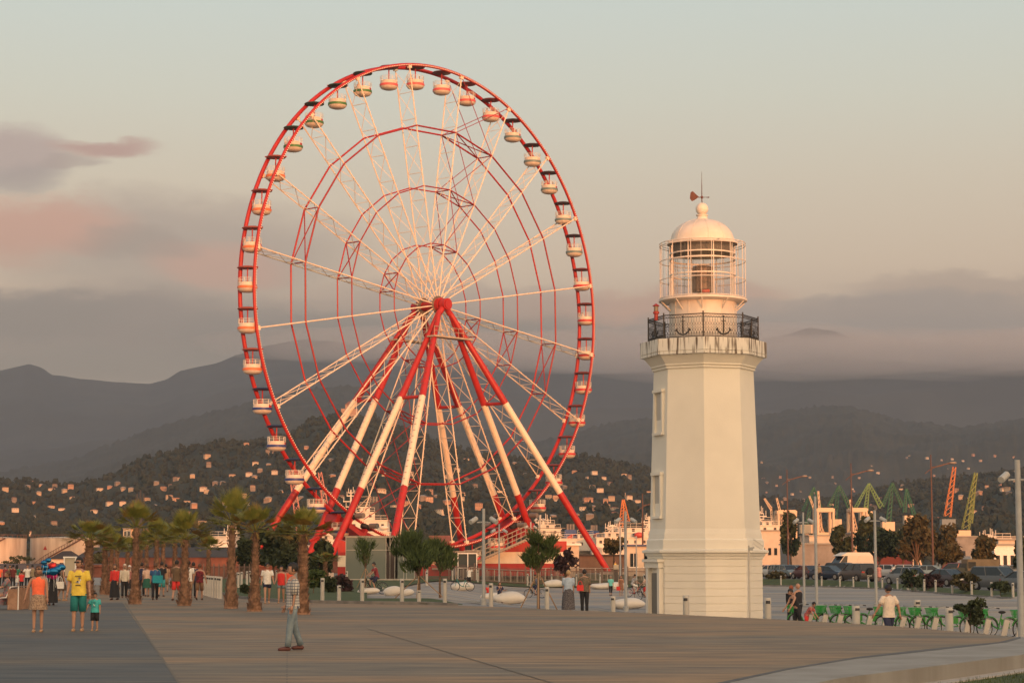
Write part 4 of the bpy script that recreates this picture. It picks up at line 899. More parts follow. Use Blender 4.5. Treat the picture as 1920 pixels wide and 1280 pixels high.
# ================================================================ VEGETATION
def rv(a=1): return Vector((rnd.uniform(-a,a),rnd.uniform(-a,a),rnd.uniform(-a,a)))
frond=[mat('palm_leaf_a',(.24,.22,.04),.6,0,3,(.11,.14,.025)),mat('palm_leaf_b',(.20,.13,.03),.7,.3,3)]
bark=mat('palm_bark',(.34,.19,.12),.9,0,5,(.12,.07,.045),bump=.6,bs=9)
def palm(seed,hgt,rb,rt,cr,nf=30):
    """trunk height, radius at base and top, crown radius; unit built at metres"""
    r_=random.Random(seed); t=thing('palm_tree','x','palm tree')
    mb=MB(); prof=[(rb*1.2,0),(rb*1.05,.1),(rb*.9,.35),(lerp(rb*.9,rt,.45),.8)]+[(lerp(lerp(rb*.9,rt,.45),rt,k/8),.8+(hgt-.8)*k/8) for k in range(1,9)]
    mb.lathe(prof+[(0,hgt)],n=14)
    # old leaf bases
    rows=int(hgt/.14)
    for j in range(rows):
        z=.05+j*.14; rr=pl([(0,rb*1.2),(.1,rb*1.05),(.35,rb*.9),(.8,lerp(rb*.9,rt,.45)),(hgt,rt)],z)
        for i in range(8):
            a=2*PI*(i+.5*(j%2))/8+r_.uniform(-.12,.12); c=Vector((math.cos(a)*rr,math.sin(a)*rr,z)); o=Vector((math.cos(a),math.sin(a),0)); s_=Vector((-math.sin(a),math.cos(a),0)); h=r_.uniform(.14,.24); w=rr*.42
            mb.add([c-s_*w-o*.02,c+s_*w-o*.02,c+s_*w*.35+o*(.03+r_.random()*.05)+Vector((0,0,h)),c-s_*w*.35+o*(.03+r_.random()*.05)+Vector((0,0,h))],[(0,1,2,3)])
    mb.build('trunk',bark,t)
    mb=MB(); top=Vector((0,0,hgt))
    for k in range(nf):
        a=k*2.4+r_.uniform(-.3,.3); e=R(lerp(88,-6,(k/nf)**.95)+r_.uniform(-12,12)); pl_=cr*r_.uniform(.32,.55)
        D=Vector((math.cos(a)*math.cos(e),math.sin(a)*math.cos(e),math.sin(e))); b=top+D*.12; m=b+D*pl_; s_=D.cross(Vector((0,0,1)))
        s_=s_.normalized() if s_.length>.1 else Vector((1,0,0)); n_=s_.cross(D).normalized(); mb.mi=0 if r_.random()<.8 else 1
        mb.path([b,b.lerp(m,.5)+n_*.02,m],[.018,.012,.009],4)
        nb=26; L_=cr*r_.uniform(.42,.56); fold=r_.uniform(.1,.35); tw=r_.uniform(-.5,.5)
        for i in range(nb):
            f=(i/(nb-1)-.5)*2; g=R(f*74); q=D*math.cos(g)+(s_*math.cos(tw)+n_*math.sin(tw))*math.sin(g); q=(q+n_*(-fold*abs(f))).normalized(); l=L_*(1-.45*abs(f)**2)*r_.uniform(.88,1.08)
            sd=q.cross(n_).normalized()*.0155*cr; p1=m+q*l*.55; tip=m+q*l+Vector((0,0,-l*l*r_.uniform(-.05,.2))); mb.add([m,p1-sd,tip,p1+sd],[(0,1,2,3)])
    for k in range(9):  # dry hanging fronds and stubs
        a=r_.uniform(0,2*PI); D=Vector((math.cos(a)*.4,math.sin(a)*.4,-1)).normalized(); mb.mi=1; b=top+Vector((math.cos(a)*rt,math.sin(a)*rt,-.02)); mb.path([b,b+D*.3],[.015,.008],4)
    mb.build('crown',frond,t); return t
P0=palm(1,3.3,.24,.085,1.18,30); P1_=palm(2,2.6,.23,.095,1.2,28); P2_=palm(5,3.0,.20,.12,1.05,32)
def putpalm(src,px,by,ty,scx,label,hb,yaw):
    d=CAMZ*F/(by-1055); h=(by-ty)*d/F; s=h/hb
    x=(px-960)/F*d; loc=(x,d,0); sc=(scx,scx,s)
    if src not in used: used.add(src); src.location=loc; src.rotation_euler=(0,0,yaw); src.scale=sc; src['label']=label; src['group']='palm trees on the promenade'
    else: dup(src,loc,yaw,label,sc,group='palm trees on the promenade')
used=set()
for a in [(P0,258,1131,990,1.0,'tall slim palm with a wide ragged crown rising left of centre of the promenade group',3.3,.3),
 (P1_,350,1134,1012,1.05,'palm with drooping left frond between the walkers in brown and white',2.6,1.3),
 (P1_,437,1139,985,1.0,'palm with a leaning golden crown left of the pair of near palms',2.6,2.5),
 (P0,481,1144,998,.98,'palm with a broad upright fan crown just left of the couple in white and red',3.3,4.0),
 (P2_,570,1150,1002,1.15,'palm with red brown trunk directly behind the man in the checked shirt',3.0,5.2),
 (P2_,171,1121,1012,1.35,'stout palm behind the man in yellow with a big golden green crown',3.0,0.4),
 (P1_,201,1113,1024,1.0,'palm with a dull trunk just right of the stout golden palm',2.6,3.1),
 (P0,213,1114,1030,1.0,'palm with thick greyish trunk in the cluster right of the golden palm',3.3,1.9),
 (P2_,223,1105,1026,.9,'thin palm rightmost in the cluster beside the woman in red',3.0,2.2)]: putpalm(*a)
for px,d,tz,l,sc in [(278,150,1022,'small distant palm just right of the tall slim palm',1.1),(297,135,1012,'distant bushy palm between the tall slim palm and the drooping one',1.15),(309,160,1016,'slim distant palm behind the woman in blue',1.1),(331,140,1018,'distant palm left of the drooping palm',1.1),(394,130,1030,'small distant palm right of the drooping palm with spiky crown',1.0),(268,165,1030,'faint distant palm partly behind the tall slim trunk',1.1),(612,150,1052,'low spiky palm in front of the red wheel leg',1.2),(243,158,1034,'distant palm left of the tall slim trunk',1.1)]:
    x=(px-960)/F*d; zt=zy(tz,d); z0=0 if px<400 else gz(x,d); dup(P1_ if px%2 else P0,(x,d,z0),rnd.random()*6,l,(sc,sc,(zt-z0)/(2.6 if px%2 else 3.3)),group='distant palm trees')
barkm=mat('tree_bark',(.13,.08,.05),.9,.3,6)
def leafmat(name,a,b): return mat(name,a,.75,0,2.5,b)
def tree(name,label,cat,px,d,top,bot,hw,m,kind='broad',seed=0,n=2600,ls=.16,trunk=.12,group=None,bz=None,lobes=7,stakes=False):
    """top/bot are crown extents and hw its half-width in photo pixels at distance d"""
    r_=random.Random(seed+px); x=(px-960)/F*d; z0=gz(x,d) if bz is None else bz; t=thing(name,label,cat,(x,d,z0),0,group)
    zt=zy(top,d)-z0; zb=zy(bot,d)-z0; rx=hw/F*d; zc=(zt+zb)/2; rz=(zt-zb)/2
    lob=[]
    lobes=lobes*2+2
    for k in range(lobes):
        a=r_.uniform(0,2*PI); rr=r_.uniform(.15,.82)**.8; zf=r_.uniform(-.75,.75); rr*=math.sqrt(max(.1,1-zf*zf)); lob.append((Vector((math.cos(a)*rx*rr,math.sin(a)*rx*rr,zc+rz*zf)),r_.uniform(.16,.42)))
    mb=MB(); 
    if trunk:
        mb.path([(0,0,-.1),(r_.uniform(-.1,.1)*trunk*4,0,zb*.5),(0,0,max(zb,.2)),(0,0,zc)],[trunk,trunk*.8,trunk*.6,trunk*.3],7)
        for c,q in lob:
            mb.path([(0,0,max(zb*.9,.15)),Vector((c.x*.45,c.y*.45,lerp(max(zb,.15),c.z,.6))),c],[trunk*.45,trunk*.3,trunk*.1],5)
        mb.build('trunk',barkm,t)
    mb=MB()
    for i in range(n):
        c,q=lob[i%lobes]
        if kind=='pine':
            # tufts of needles pointing up along branch ends
            v=Vector((r_.gauss(0,1),r_.gauss(0,1),r_.gauss(0,1))).normalized()*(r_.random()**.45); p=c+Vector((v.x*rx*q,v.y*rx*q,v.z*rz*q)); D=Vector((v.x*.6+r_.uniform(-.35,.35),v.y*.6+r_.uniform(-.35,.35),r_.uniform(.3,1.2))).normalized()
            l=ls*r_.uniform(1.2,3.0); s_=D.cross(rv()).normalized()*ls*.16; mb.add([p-s_,p+s_,p+D*l],[(0,1,2)]); 
        else:
            v=Vector((r_.gauss(0,1),r_.gauss(0,1),r_.gauss(0,1))).normalized()*(r_.random()**.5)*r_.choice([1,1,1,1.35]); p=c+Vector((v.x*rx*q,v.y*rx*q,v.z*rz*q)); s_=ls*r_.uniform(.6,1.3)
            a=rv().normalized()*s_; b=a.cross(rv()).normalized()*s_*.6; mb.add([p-a,p-b,p+a,p+b],[(0,1,2,3)])
    mb.build('crown',m,t)
    if stakes:
        mb=MB()
        for k in range(3):
            a=2*PI*k/3+.5; mb.tube((math.cos(a)*rx*1.0,math.sin(a)*rx,0),(0,0,zb*.95),.025,5)
        mb.build('stake',mat('stake_wood',(.34,.22,.13),.8),t)
    return t
pine=leafmat('pine_needles',(.085,.12,.028),(.030,.055,.014)); dkl=leafmat('dark_leaves',(.05,.065,.02),(.018,.028,.010)); brl=leafmat('olive_leaves',(.085,.065,.02),(.035,.035,.012)); prl=leafmat('purple_leaves',(.07,.03,.03),(.02,.012,.012))
tree('pine_tree','bushy young pine with a staked trunk right of the glass pavilion','tree',786,100,996,1075,56,pine,'pine',3,3400,.17,.09,lobes=9,stakes=True)
tree('pine_tree','darker young pine close behind the bushy staked one','tree',826,108,1000,1070,34,pine,'pine',4,1700,.17,.07)
tree('pine_tree','round staked pine standing in front of the boarding ramp','tree',1009,83,998,1068,43,pine,'pine',5,3000,.13,.07,lobes=9,stakes=True)
tree('pine_tree','small thin pine in front of the glass pavilion wall','tree',687,140,1005,1062,21,pine,'pine',6,600,.2,.06,stakes=True)
tree('broadleaf_tree','small dark purple leaved tree right of the round pine','tree',1061,120,1030,1078,22,prl,'broad',7,700,.14,.05)
tree('broadleaf_tree','thin leafy tree in front of the white ship by the lamp poles','tree',1150,230,1004,1038,20,brl,'broad',8,700,.28,.1)
for i,(px,d,t_,b_,w_,l) in enumerate([(515,200,990,1058,30,'dense dark green tree left of the near palm behind the lawn'),(548,190,978,1070,36,'tall dense green tree just behind the checked shirt man'),(598,185,1010,1075,30,'green tree behind the palm beside the red legs'),(470,210,1010,1075,22,'dark shrub like tree between the two near palms'),(192,320,1035,1072,22,'dark tree beside the storage tanks')]):
    tree('broadleaf_tree',l,'tree',px,d,t_,b_,w_,dkl,'broad',20+i,3000,.32,.15,bz=None if px>400 else -.2,lobes=8)
for i,(px,d,t_,b_,w_,l) in enumerate([(1480,330,962,1040,17,'narrow dark conifer right of the lighthouse camera'),(1576,300,985,1045,24,'dark tree above the white van'),(1645,300,985,1050,30,'dark brown tree right of the cream gantry crane'),(1620,310,965,1045,22,'thin dark tree left of the wide dark clump'),(1715,290,967,1050,40,'wide dark olive tree behind the silver cars'),(1765,295,975,1048,32,'dark olive tree just right of the brown lamp mast'),(1772,250,1020,1055,26,'low yellow green bush behind the parked jeep'),(1843,260,1003,1050,26,'loose green tree before the white cabin building'),(1912,230,1008,1085,18,'dark leafy tree at the right edge behind the grey pole'),(1690,300,990,1048,26,'dark tree between the two wide clumps')]):
    tree('broadleaf_tree',l,'tree',px,d,t_,b_,w_,brl if i in(4,5,6,7) else dkl,'broad',40+i,2600,.36,.2,lobes=8)
for i,(px,d,t_,b_,w_,l) in enumerate([(620,118,1082,1108,14,'low bush beside the bollard behind the checked shirt man'),(640,122,1078,1112,22,'reddish dark bush on the left lawn'),(590,115,1068,1100,22,'leafy green shrub right of the near palm trunk'),(463,112,1098,1108,8,'small shrub on the lawn between the near palms'),
    (1455,222,1068,1088,22,'rounded bush at the corner of the car park'),(1705,172,1068,1100,22,'dark bush before the grey hatchback'),(1745,170,1076,1105,20,'dark low shrub between bollards near the maroon saloon'),(1805,155,1072,1105,26,'brown green bush in front of the jeep wheel'),(1870,143,1090,1110,18,'low dark bush before the grey off-road car'),(1720,178,1076,1100,14,'small shrub left of the brown mast foot'),
    (1812,66,1118,1170,30,'loose leafy bush behind the green bicycles'),(40,330,1040,1062,30,'dark scrub below the storage tanks')]):
    tree('shrub',l,'shrub',px,d,t_,b_,w_,[dkl,prl,pine,dkl,brl,dkl,prl,brl,dkl,dkl,dkl,dkl][i],'broad',60+i,900 if d>100 else 1500,.16 if d>100 else .07,.03,lobes=6,bz=None if px>400 else -.3)
# ================================================================ BOLLARDS, POLES, SEATS
post_m=mat('bollard_paint',(.44,.42,.38),.55,.06,4)
def bollard(h=.95,r=.085):
    t=thing('bollard','x','bollard'); mb=MB(); mb.lathe([(r*1.02,0),(r,.02),(r,h*.80),(r*.92,h*.805),(r*.92,h*.82),(r,h*.825),(r,h),(r*.9,h+.012),(0,h+.012)],n=16); mb.build('post',post_m,t,smooth=True)
    mb=MB(); mb.lathe([(r*.95,h*.84),(r*1.01,h*.84),(r*1.01,h*.93),(r*.95,h*.93)],n=10,a0=R(230),a1=R(310)); mb.build('lamp_slot',dark,t); return t
B0=bollard(); bused=[0]
def putb(px,d,h,label,z=None,group=None,r=1):
    x=(px-960)/F*d; z=gz(x,d)+.03 if z is None else z; s=h/.95
    if not bused[0]: bused[0]=1; B0.location=(x,d,z); B0['label']=label; B0.scale=(r,r,s); B0['group']=group or 'bollards'; return
    dup(B0,(x,d,z),rnd.uniform(-.5,.5),label,(r,r,s),group=group or 'bollards')
# (px, top y, bottom y, label)
def bpx(px,ty,by,label,z=None,r=1,group=None,h=.95):
    d=h*F/(by-ty); putb(px,d,h,label,z,group,r)
for px,ty,by,l in [(607,1079,1121,'grey bollard by the lawn kerb right of the checked shirt man'),(638,1091,1120,'short grey bollard right of the reddish bush'),(681,1081,1123,'grey bollard below the glass pavilion'),(755,1081,1124,'grey bollard in front of the white seat'),(787,1100,1122,'low bollard under the bushy pine'),(835,1081,1125,'grey bollard between the bushy pine and the tall pole'),(921,1080,1128,'grey bollard beside the children on the seat'),(1025,1090,1140,'grey bollard right of the round pine trunk'),(1148,1100,1143,'grey bollard in front of the large pebble seat')]:
    d=edged(px)+.8; x=(px-960)/F*d; h=(by-ty)*d/F; putb(px,d,h,l,z=None if px>900 else .08,group='bollards along the deck edge')
for px,ty,by,l in [(1284,1112,1150,'grey bollard standing against the lighthouse base'),(1436,1121,1158,'grey bollard just right of the lighthouse base')]:
    putb(px,edged(px)+1.4,.95+.1,l,r=1.25,z=-.45)
for px,ty,by,l in [(1600,1135,1168,'stout grey post in the bicycle row left of the man in white'),(1773,1142,1182,'stout grey post in the bicycle row near the leafy bush'),(1714,1122,1165,'sunlit pinkish post behind the bicycle baskets')]:
    d=lerp(76.5,68,(px-1482)/420)+(0 if px!=1714 else 14); putb(px,d,1.0,l,r=1.6)
for i,(px,ty,by) in enumerate([(1461,1079,1098),(1537,1079,1100),(1505,1079,1098),(1571,1081,1101),(1596,1082,1102),(1624,1082,1103),(1650,1084,1103),(1678,1083,1105),(1697,1085,1106),(1711,1085,1109),(1728,1086,1112),(1749,1087,1114),(1780,1089,1116),(1816,1091,1119),(1853,1093,1121),(1893,1094,1123)]):
    d=pl(KERB,px)+1.0; putb(px,d,1.0,'pale bollard on the kerb of the car park lawn, number %d'%(i+1) if 0 else 'pale bollard in the row along the car park lawn',group='bollards along the car park lawn')
for i in range(15):
    px=392+i*3.2 if i<8 else 418+(i-8)*7; by=1112-i*2.2 if i<8 else 1094-(i-8)*2
    d=lerp(104,125,i/8) if i<8 else 128+(i-8)*5
    d=[108,106,104,102,100.5,99,97.5,96,140,150,160,170,180,190,200][i]; px=[386,390,394,398,402,407,412,417,450,456,466,472,495,521,600][i]
    putb(px,d,.98,'grey bollard in the tight row beside the left lawn',z=.08,group='bollards beside the left lawn')
for px in [802,849,896,989,1034,1080,1124,1206]:
    putb(px,203,1.15,'pale bollard in the far row before the wheel fence',group='bollards in the far lawn',z=None)
for px in [652,801]: putb(px,150,1.0,'pale bollard standing on the lawn beside the glass pavilion',z=.1,group='bollards by the pavilion')
# security / light poles
def pole(px,d,ty,label,r=.07,z=None,cams=2,base=None):
    x=(px-960)/F*d; z0=gz(x,d) if z is None else z; H=zy(ty,d)-z0; t=thing('camera_pole',label,'pole',(x,d,z0)); mb=MB(); mb.tube((0,0,0),(0,0,H),r,12,r*.8); mb.lathe([(r*1.7,0),(r*1.7,.25),(r*1.1,.28)],n=12); mb.build('shaft',steel if r>.05 else post_m,t,smooth=True)
    for k in range(cams):
        s_=-1 if k%2 else 1; q=H-.035*0-.55; mb=MB(); mb.tube((0,0,q),(s_*.28,-.05,q-.02),.03,6); mb.build('bracket',steel,t)
        mb=MB(); c=Vector((s_*.42,-.12,q+.06)); D=Vector((s_*.5,-.6,-.35)).normalized(); mb.tube(c-D*.2,c+D*.2,.10,12); mb.build('floodlight',mat('lamp_housing',(.42,.42,.40),.4),t,smooth=True)
    return t
pole(907,88,953,'tall grey pole with two floodlights left of the boarding ramp',.075,z=-.05)
pole(936,150,982,'thinner grey pole right of the tall floodlight pole',.06)
pole(995,200,978,'distant grey pole above the round pine',.08); pole(1012,215,965,'pole with lamps beside the ramp top',.09)
pole(1172,112,958,'grey floodlight pole left of the lighthouse',.085)
pole(1162,190,985,'cream sunlit post left of the lighthouse pole',.08,cams=0); pole(1192,200,1004,'thin cream post near the white cabin',.07,cams=0)
pole(1504,118,960,'slim grey pole leftmost right of the lighthouse',.07); pole(1527,108,930,'tall grey pole beside the slim one at the bicycles',.085,cams=0); pole(1638,112,956,'grey pole with floodlights behind the man in white shirt',.085)
pole(1907,60,862,'thick grey pole with two cameras at the right edge',.10); pole(1910,180,916,'cream pole behind the thick grey pole',.09,cams=0)
brown=mat('brown_mast',(.10,.05,.038),.6,.1,3)
for px,d,ty,l in [(1475,300,880,'brown street lamp with curved arm nearest the lighthouse'),(1595,270,868,'brown street lamp with curved arm above the white van'),(1745,240,852,'tallest brown street lamp with curved arm'),(1204,260,925,'faint brown street lamp just left of the lighthouse'),(1930,250,858,'brown street lamp reaching in from the right edge')]:
    x=(px-960)/F*d; z0=gz(x,d); H=zy(ty,d)-z0; t=thing('street_lamp',l,'street lamp',(x,d,z0),group='brown street lamps'); mb=MB(); mb.tube((0,0,0),(0,0,H),.14,8,.06); mb.build('mast',brown,t)
    q=H-1.4; mb=MB(); mb.path([(0,0,q),(.8,0,q+.05),(1.8,0,q+.35),(2.5,0,q+.42)],[.06,.06,.05,.04],5); mb.path([(-.7,0,q-.75),(-.2,0,q-.35),(.5,0,q+.02),(1.4,0,q+.3),(2.4,0,q+.55)],.05,5); mb.build('arm',brown,t); mb=MB(); mb.ball((2.5,0,q+.48),.3,10,6,(1.5,.7,.5)); mb.build('lamp_head',mat('lamp_head_grey',(.25,.2,.16),.4),t,smooth='all')
# camera beside the lighthouse
x=(1402-960)/F*82; t=thing('camera_pole','thin steel pole with a tilted white camera in front of the lighthouse base','pole',(x,82,-.63)); H=zy(1022,82)+.63
mb=MB(); mb.tube((0,0,0),(0,0,H),.035,10); mb.build('shaft',mat('bright_steel',(.5,.46,.4),.4),t,smooth=True); mb=MB(); mb.tube((0,0,H-.12),(.2,-.05,H-.08),.025,6); mb.box((.08,-.03,H-.13),(.14,.1,.12)); mb.build('bracket',steel,t)
mb=MB(); M_=Matrix.Rotation(R(35),3,'Y'); mb.box((.34,-.1,H+.02),(.42,.16,.15),M=M_); mb.box((.36,-.1,H+.11),(.46,.2,.02),M=M_); mb.build('camera_housing',mat('cam_white',(.62,.6,.55),.4),t)
# pebble seats
stone=mat('pale_stone',(.62,.58,.52),.6,.05,2)
def pebble(px,py,d,w,h,label,k=1):
    x=(px-960)/F*d; z=gz(x,d); t=thing('pebble_seat',label,'seat',(x,d,z)); mb=MB(); mb.ball((0,0,h*.45),w/2,24,14,(1,.55,h/w*1.15)); 
    if k>1: mb.ball((w*.42,0,h*.32),w*.32,18,10,(1.2,.55,.62))
    vs=[]
    for v in mb.v: vs.append((v[0]*(1+.08*math.sin(v[2]*5)),v[1],max(v[2],0)+.03*math.sin(v[0]*4)))
    mb.v=vs; mb.build('stone_seat',stone,t,smooth='all')
pebble(738,1108,112,.95,.5,'white round pebble seat left of a pair below the pavilion'); pebble(763,1110,112,.8,.36,'lower pebble seat touching the round one below the pavilion')
pebble(868,1108,150,1.6,.6,'white pebble seat behind the man taking a photograph'); pebble(955,1120,128,1.9,.75,'pebble seat under the two sitting children',1); pebble(921,1123,133,1.3,.42,'small pebble seat under the child in red')
pebble(1038,1098,200,1.9,.75,'upright white pebble seat with dark graffiti marks'); pebble(1131,1098,195,2.6,.55,'long low pebble seat behind the woman in turquoise',2)
pebble(1176,1128,122,1.85,.62,'large smooth pebble seat left of the lighthouse door'); pebble(693,1108,118,1.2,.35,'flat white pebble seat beside the cyclist in red')
# slatted bench at the left
wood=mat('bench_wood',(.36,.20,.12),.7,.2,6)
bt=thing('bench','white framed wooden slatted lounge bench at the left edge with a person on it','bench',((30-960)/F*78,78,0),R(0)); 
mb=MB(); prof=[(-.35,0),(-.35,.42),(-.02,.44),(.13,.82),(.42,.84),(.42,0)]
for yy in (-.9,.9): mb.path([(a,yy,b) for a,b in prof],.025,5)
mb.build('frame',white,bt)
mb=MB()
for (a,b),(c,d_) in (((-.35,.42),(-.02,.44)),((-.02,.44),(.13,.82)),((.13,.82),(.42,.84))):
    for k in range(5): f=(k+.5)/5; mb.box((lerp(a,c,f),0,lerp(b,d_,f)),(.05,1.75,.03))
for k in range(9): mb.box((.06+.04*k,-.93,.38),(.03,.02,.74))
for k in range(16): mb.box((.44,-.85+.11*k,.4),(.02,.07,.78))
mb.build('slat',wood,bt)
# ================================================================ SHARE BICYCLES
bgreen=mat('bike_green',(.03,.22,.03),.5); bask=mat('basket_green',(.03,.30,.05),.55,.15,20); lime=mat('lime_fender',(.22,.38,.05),.5); silver=mat('dock_silver',(.5,.47,.43),.35,.05,3,metal=.3)
def wheel_mb(c,r,sp=14,th=.022):
    mb=MB(); c=Vector(c); mb.path([c+Vector((math.cos(2*PI*i/28)*r,0,math.sin(2*PI*i/28)*r)) for i in range(28)],th,6,closed=True); return mb
def bicycle(frame_m,label,basket=True,fender=True,basket_m=None):
    t=thing('bicycle',label,'bicycle')  # x = forward
    for cx in (-.52,.52):
        w=wheel_mb((cx,0,.33),.31).build('wheel',black,t,smooth='all'); mb=MB(); 
        for i in range(14): a=2*PI*i/14; mb.tube((cx,0,.33),(cx+math.cos(a)*.3,0,.33+math.sin(a)*.3),.004,3)
        mb.path([(cx+math.cos(2*PI*i/24)*.29,0,.33+math.sin(2*PI*i/24)*.29) for i in range(24)],.008,4,closed=True); mb.tube((cx,-.05,.33),(cx,.05,.33),.025,6); mb.build('rim',mat('chrome',(.5,.5,.5),.3,metal=.8),w)
    mb=MB(); mb.path([(.40,0,.86),(.36,0,.72),(.16,0,.40),(-.05,0,.30)],.028,6); mb.tube((-.05,0,.30),(-.20,0,.78),.022,6); mb.tube((-.05,0,.3),(-.52,0,.33),.016,5); mb.tube((-.16,0,.66),(-.52,0,.33),.014,5); mb.path([(.40,0,.88),(.46,0,.62),(.52,0,.33)],.018,5)
    if fender:
        for cx in (-.52,.52): mb.path([(cx+math.cos(a)*.36,0,.33+math.sin(a)*.36) for a in frange(R(20),R(170),8)],.022,5)
        mb.prism([(-.50,.02),(-.15,.02),(-.15,.035),(-.5,.035)],.42,.62)
    mb.build('frame',frame_m,t)
    mb=MB(); mb.path([(.22,-.30,1.0),(.32,-.27,1.03),(.40,-.1,1.0),(.40,.1,1.0),(.32,.27,1.03),(.22,.30,1.0)],.013,5); mb.tube((.4,0,.86),(.4,0,1.0),.016,5); mb.build('handlebar',mat('bar_grey',(.3,.3,.3),.4),t)
    for s_ in (-1,1): mb=MB(); mb.tube((.23,s_*.30,1.0),(.12,s_*.31,.99),.02,6); mb.build('grip',black,t)
    mb=MB(); mb.ball((-.22,0,.86),.13,10,6,(1.1,.75,.4)); mb.tube((-.2,0,.78),(-.22,0,.84),.015,5); mb.build('saddle',black,t,smooth='all')
    if basket:
        mb=MB(); 
        def ring(z,w,l): return [Vector((.62-l/2,-w/2,z)),Vector((.62+l/2,-w/2,z)),Vector((.62+l/2,w/2,z)),Vector((.62-l/2,w/2,z))]
        a=ring(.70,.26,.20); b=ring(.96,.38,.30); n=9
        for i in range(4):
            p0,p1,q0,q1=a[i],a[(i+1)%4],b[i],b[(i+1)%4]
            for k in range(n): f0,f1=k/n+.02,(k+.72)/n; mb.add([p0.lerp(p1,f0),p0.lerp(p1,f1),q0.lerp(q1,f1),q0.lerp(q1,f0)],[(0,1,2,3)])
            mb.tube(q0,q1,.012,4); mb.tube(p0.lerp(q0,.5),p1.lerp(q1,.5),.008,4)
        mb.add(a,[(0,1,2,3)]); mb.build('basket',basket_m or bask,t)
    return t
k0=None
row=[(1482,'leftmost green share bicycle in the docked row by the bending woman'),(1533,'second green share bicycle from the left in the docked row'),(1562,'third green share bicycle from the left in the docked row'),(1589,'green share bicycle just left of the first stout post'),(1644,'green share bicycle partly hidden on the left of the man in white'),(1680,'green share bicycle partly hidden on the right of the man in white'),(1709,'green share bicycle in front of the sunlit pinkish post'),(1740,'green share bicycle just left of the second stout post'),(1800,'green share bicycle before the leafy bush, left of two'),(1834,'green share bicycle before the leafy bush, right of two'),(1899,'green share bicycle at the right edge under the thick pole')]
dk=None
for i,(px,l) in enumerate(row):
    d=lerp(79,70.5,(px-1482)/420); x=(px-960)/F*d; z=gz(x,d); yaw=R(205)  # facing left and towards the viewer
    off_=Vector((math.cos(yaw)*.62,math.sin(yaw)*.62,0)); loc=Vector((x,d,z))-off_
    if k0 is None: k0=bicycle(bgreen,l); k0.location=loc; k0.rotation_euler=(0,0,yaw); k0['group']='green share bicycles in docks'
    else: dup(k0,loc,yaw+rnd.uniform(-.08,.08),l,group='green share bicycles in docks')
for i,px in enumerate([1488,1512,1540,1568,1595,1623,1653,1685,1713,1745,1806,1842,1876,1904]):
    d=lerp(78.3,69.8,(px-1482)/420); x=(px-960)/F*d; z=gz(x,d)
    if dk is None:
        dk=thing('docking_post','slanted silver docking post in the bicycle row','docking post',(x,d,z),0,'bicycle docking posts'); mb=MB(); M_=Matrix.Rotation(R(14),3,'Y'); mb.box((0,0,.33),(.17,.13,.72),M=M_); mb.build('post',silver,dk); mb=MB(); mb.box((.09,0,.67),(.19,.14,.05),M=M_); mb.build('cap',mat('dock_cap',(.2,.2,.2),.4),dk)
    else: dup(dk,(x,d,z),rnd.uniform(-.05,.05),group='bicycle docking posts')
# cyclists' bicycles
def ride(px,d,yaw,label,plabel,topm,botm,fm,h=1.65,hair=('short',hairb)):
    b=bicycle(fm,label,False,False); x=(px-960)/F*d; z=gz(x,d); b.location=(x,d,z); b.rotation_euler=(0,0,R(yaw))
    person(px,d,h,plabel,('tee',topm),('shorts',botm),hair,yaw=yaw+90,legs=((70,70),(40,60)),arms=((55,5,10),(55,5,10)),z=z,sit=.93,lean=16)
    o=[q for q in C.objects if q.get('label')==plabel][0]; dr=Vector((math.cos(R(yaw)),math.sin(R(yaw)),0)); o.location=Vector((x,d,z))-dr*.2
ride(702,118,200,'dark bicycle ridden across the paving below the pavilion','cyclist in dark red shirt with a pink cap',cloth('wine',(.25,.04,.05)),NAVY,black)
ride(1003,160,185,'black bicycle ridden by the man in blue grey shirt','cyclist in blue grey t-shirt riding left on the plaza',cloth('slate',(.12,.14,.20)),NAVY,black)
ride(1189,165,20,'red framed bicycle nearest the stone seats','cyclist in white striped shirt and cream trousers',cloth('stripe_white',(.6,.58,.55),(.12,.12,.15),14),W_,redd)
ride(1208,150,150,'black bicycle beside the lighthouse corner','woman in pale red top on the bicycle beside the lighthouse',cloth('blush',(.60,.42,.34)),REDC,black,hair=('long',hairb))
b=bicycle(mat('bike_teal',(.03,.2,.2),.5),'teal bicycle leaning at the seat behind the photographer',False,False); x=(868-960)/F*148; b.location=(x,148,gz(x,148)); b.rotation_euler=(0,0,R(170))
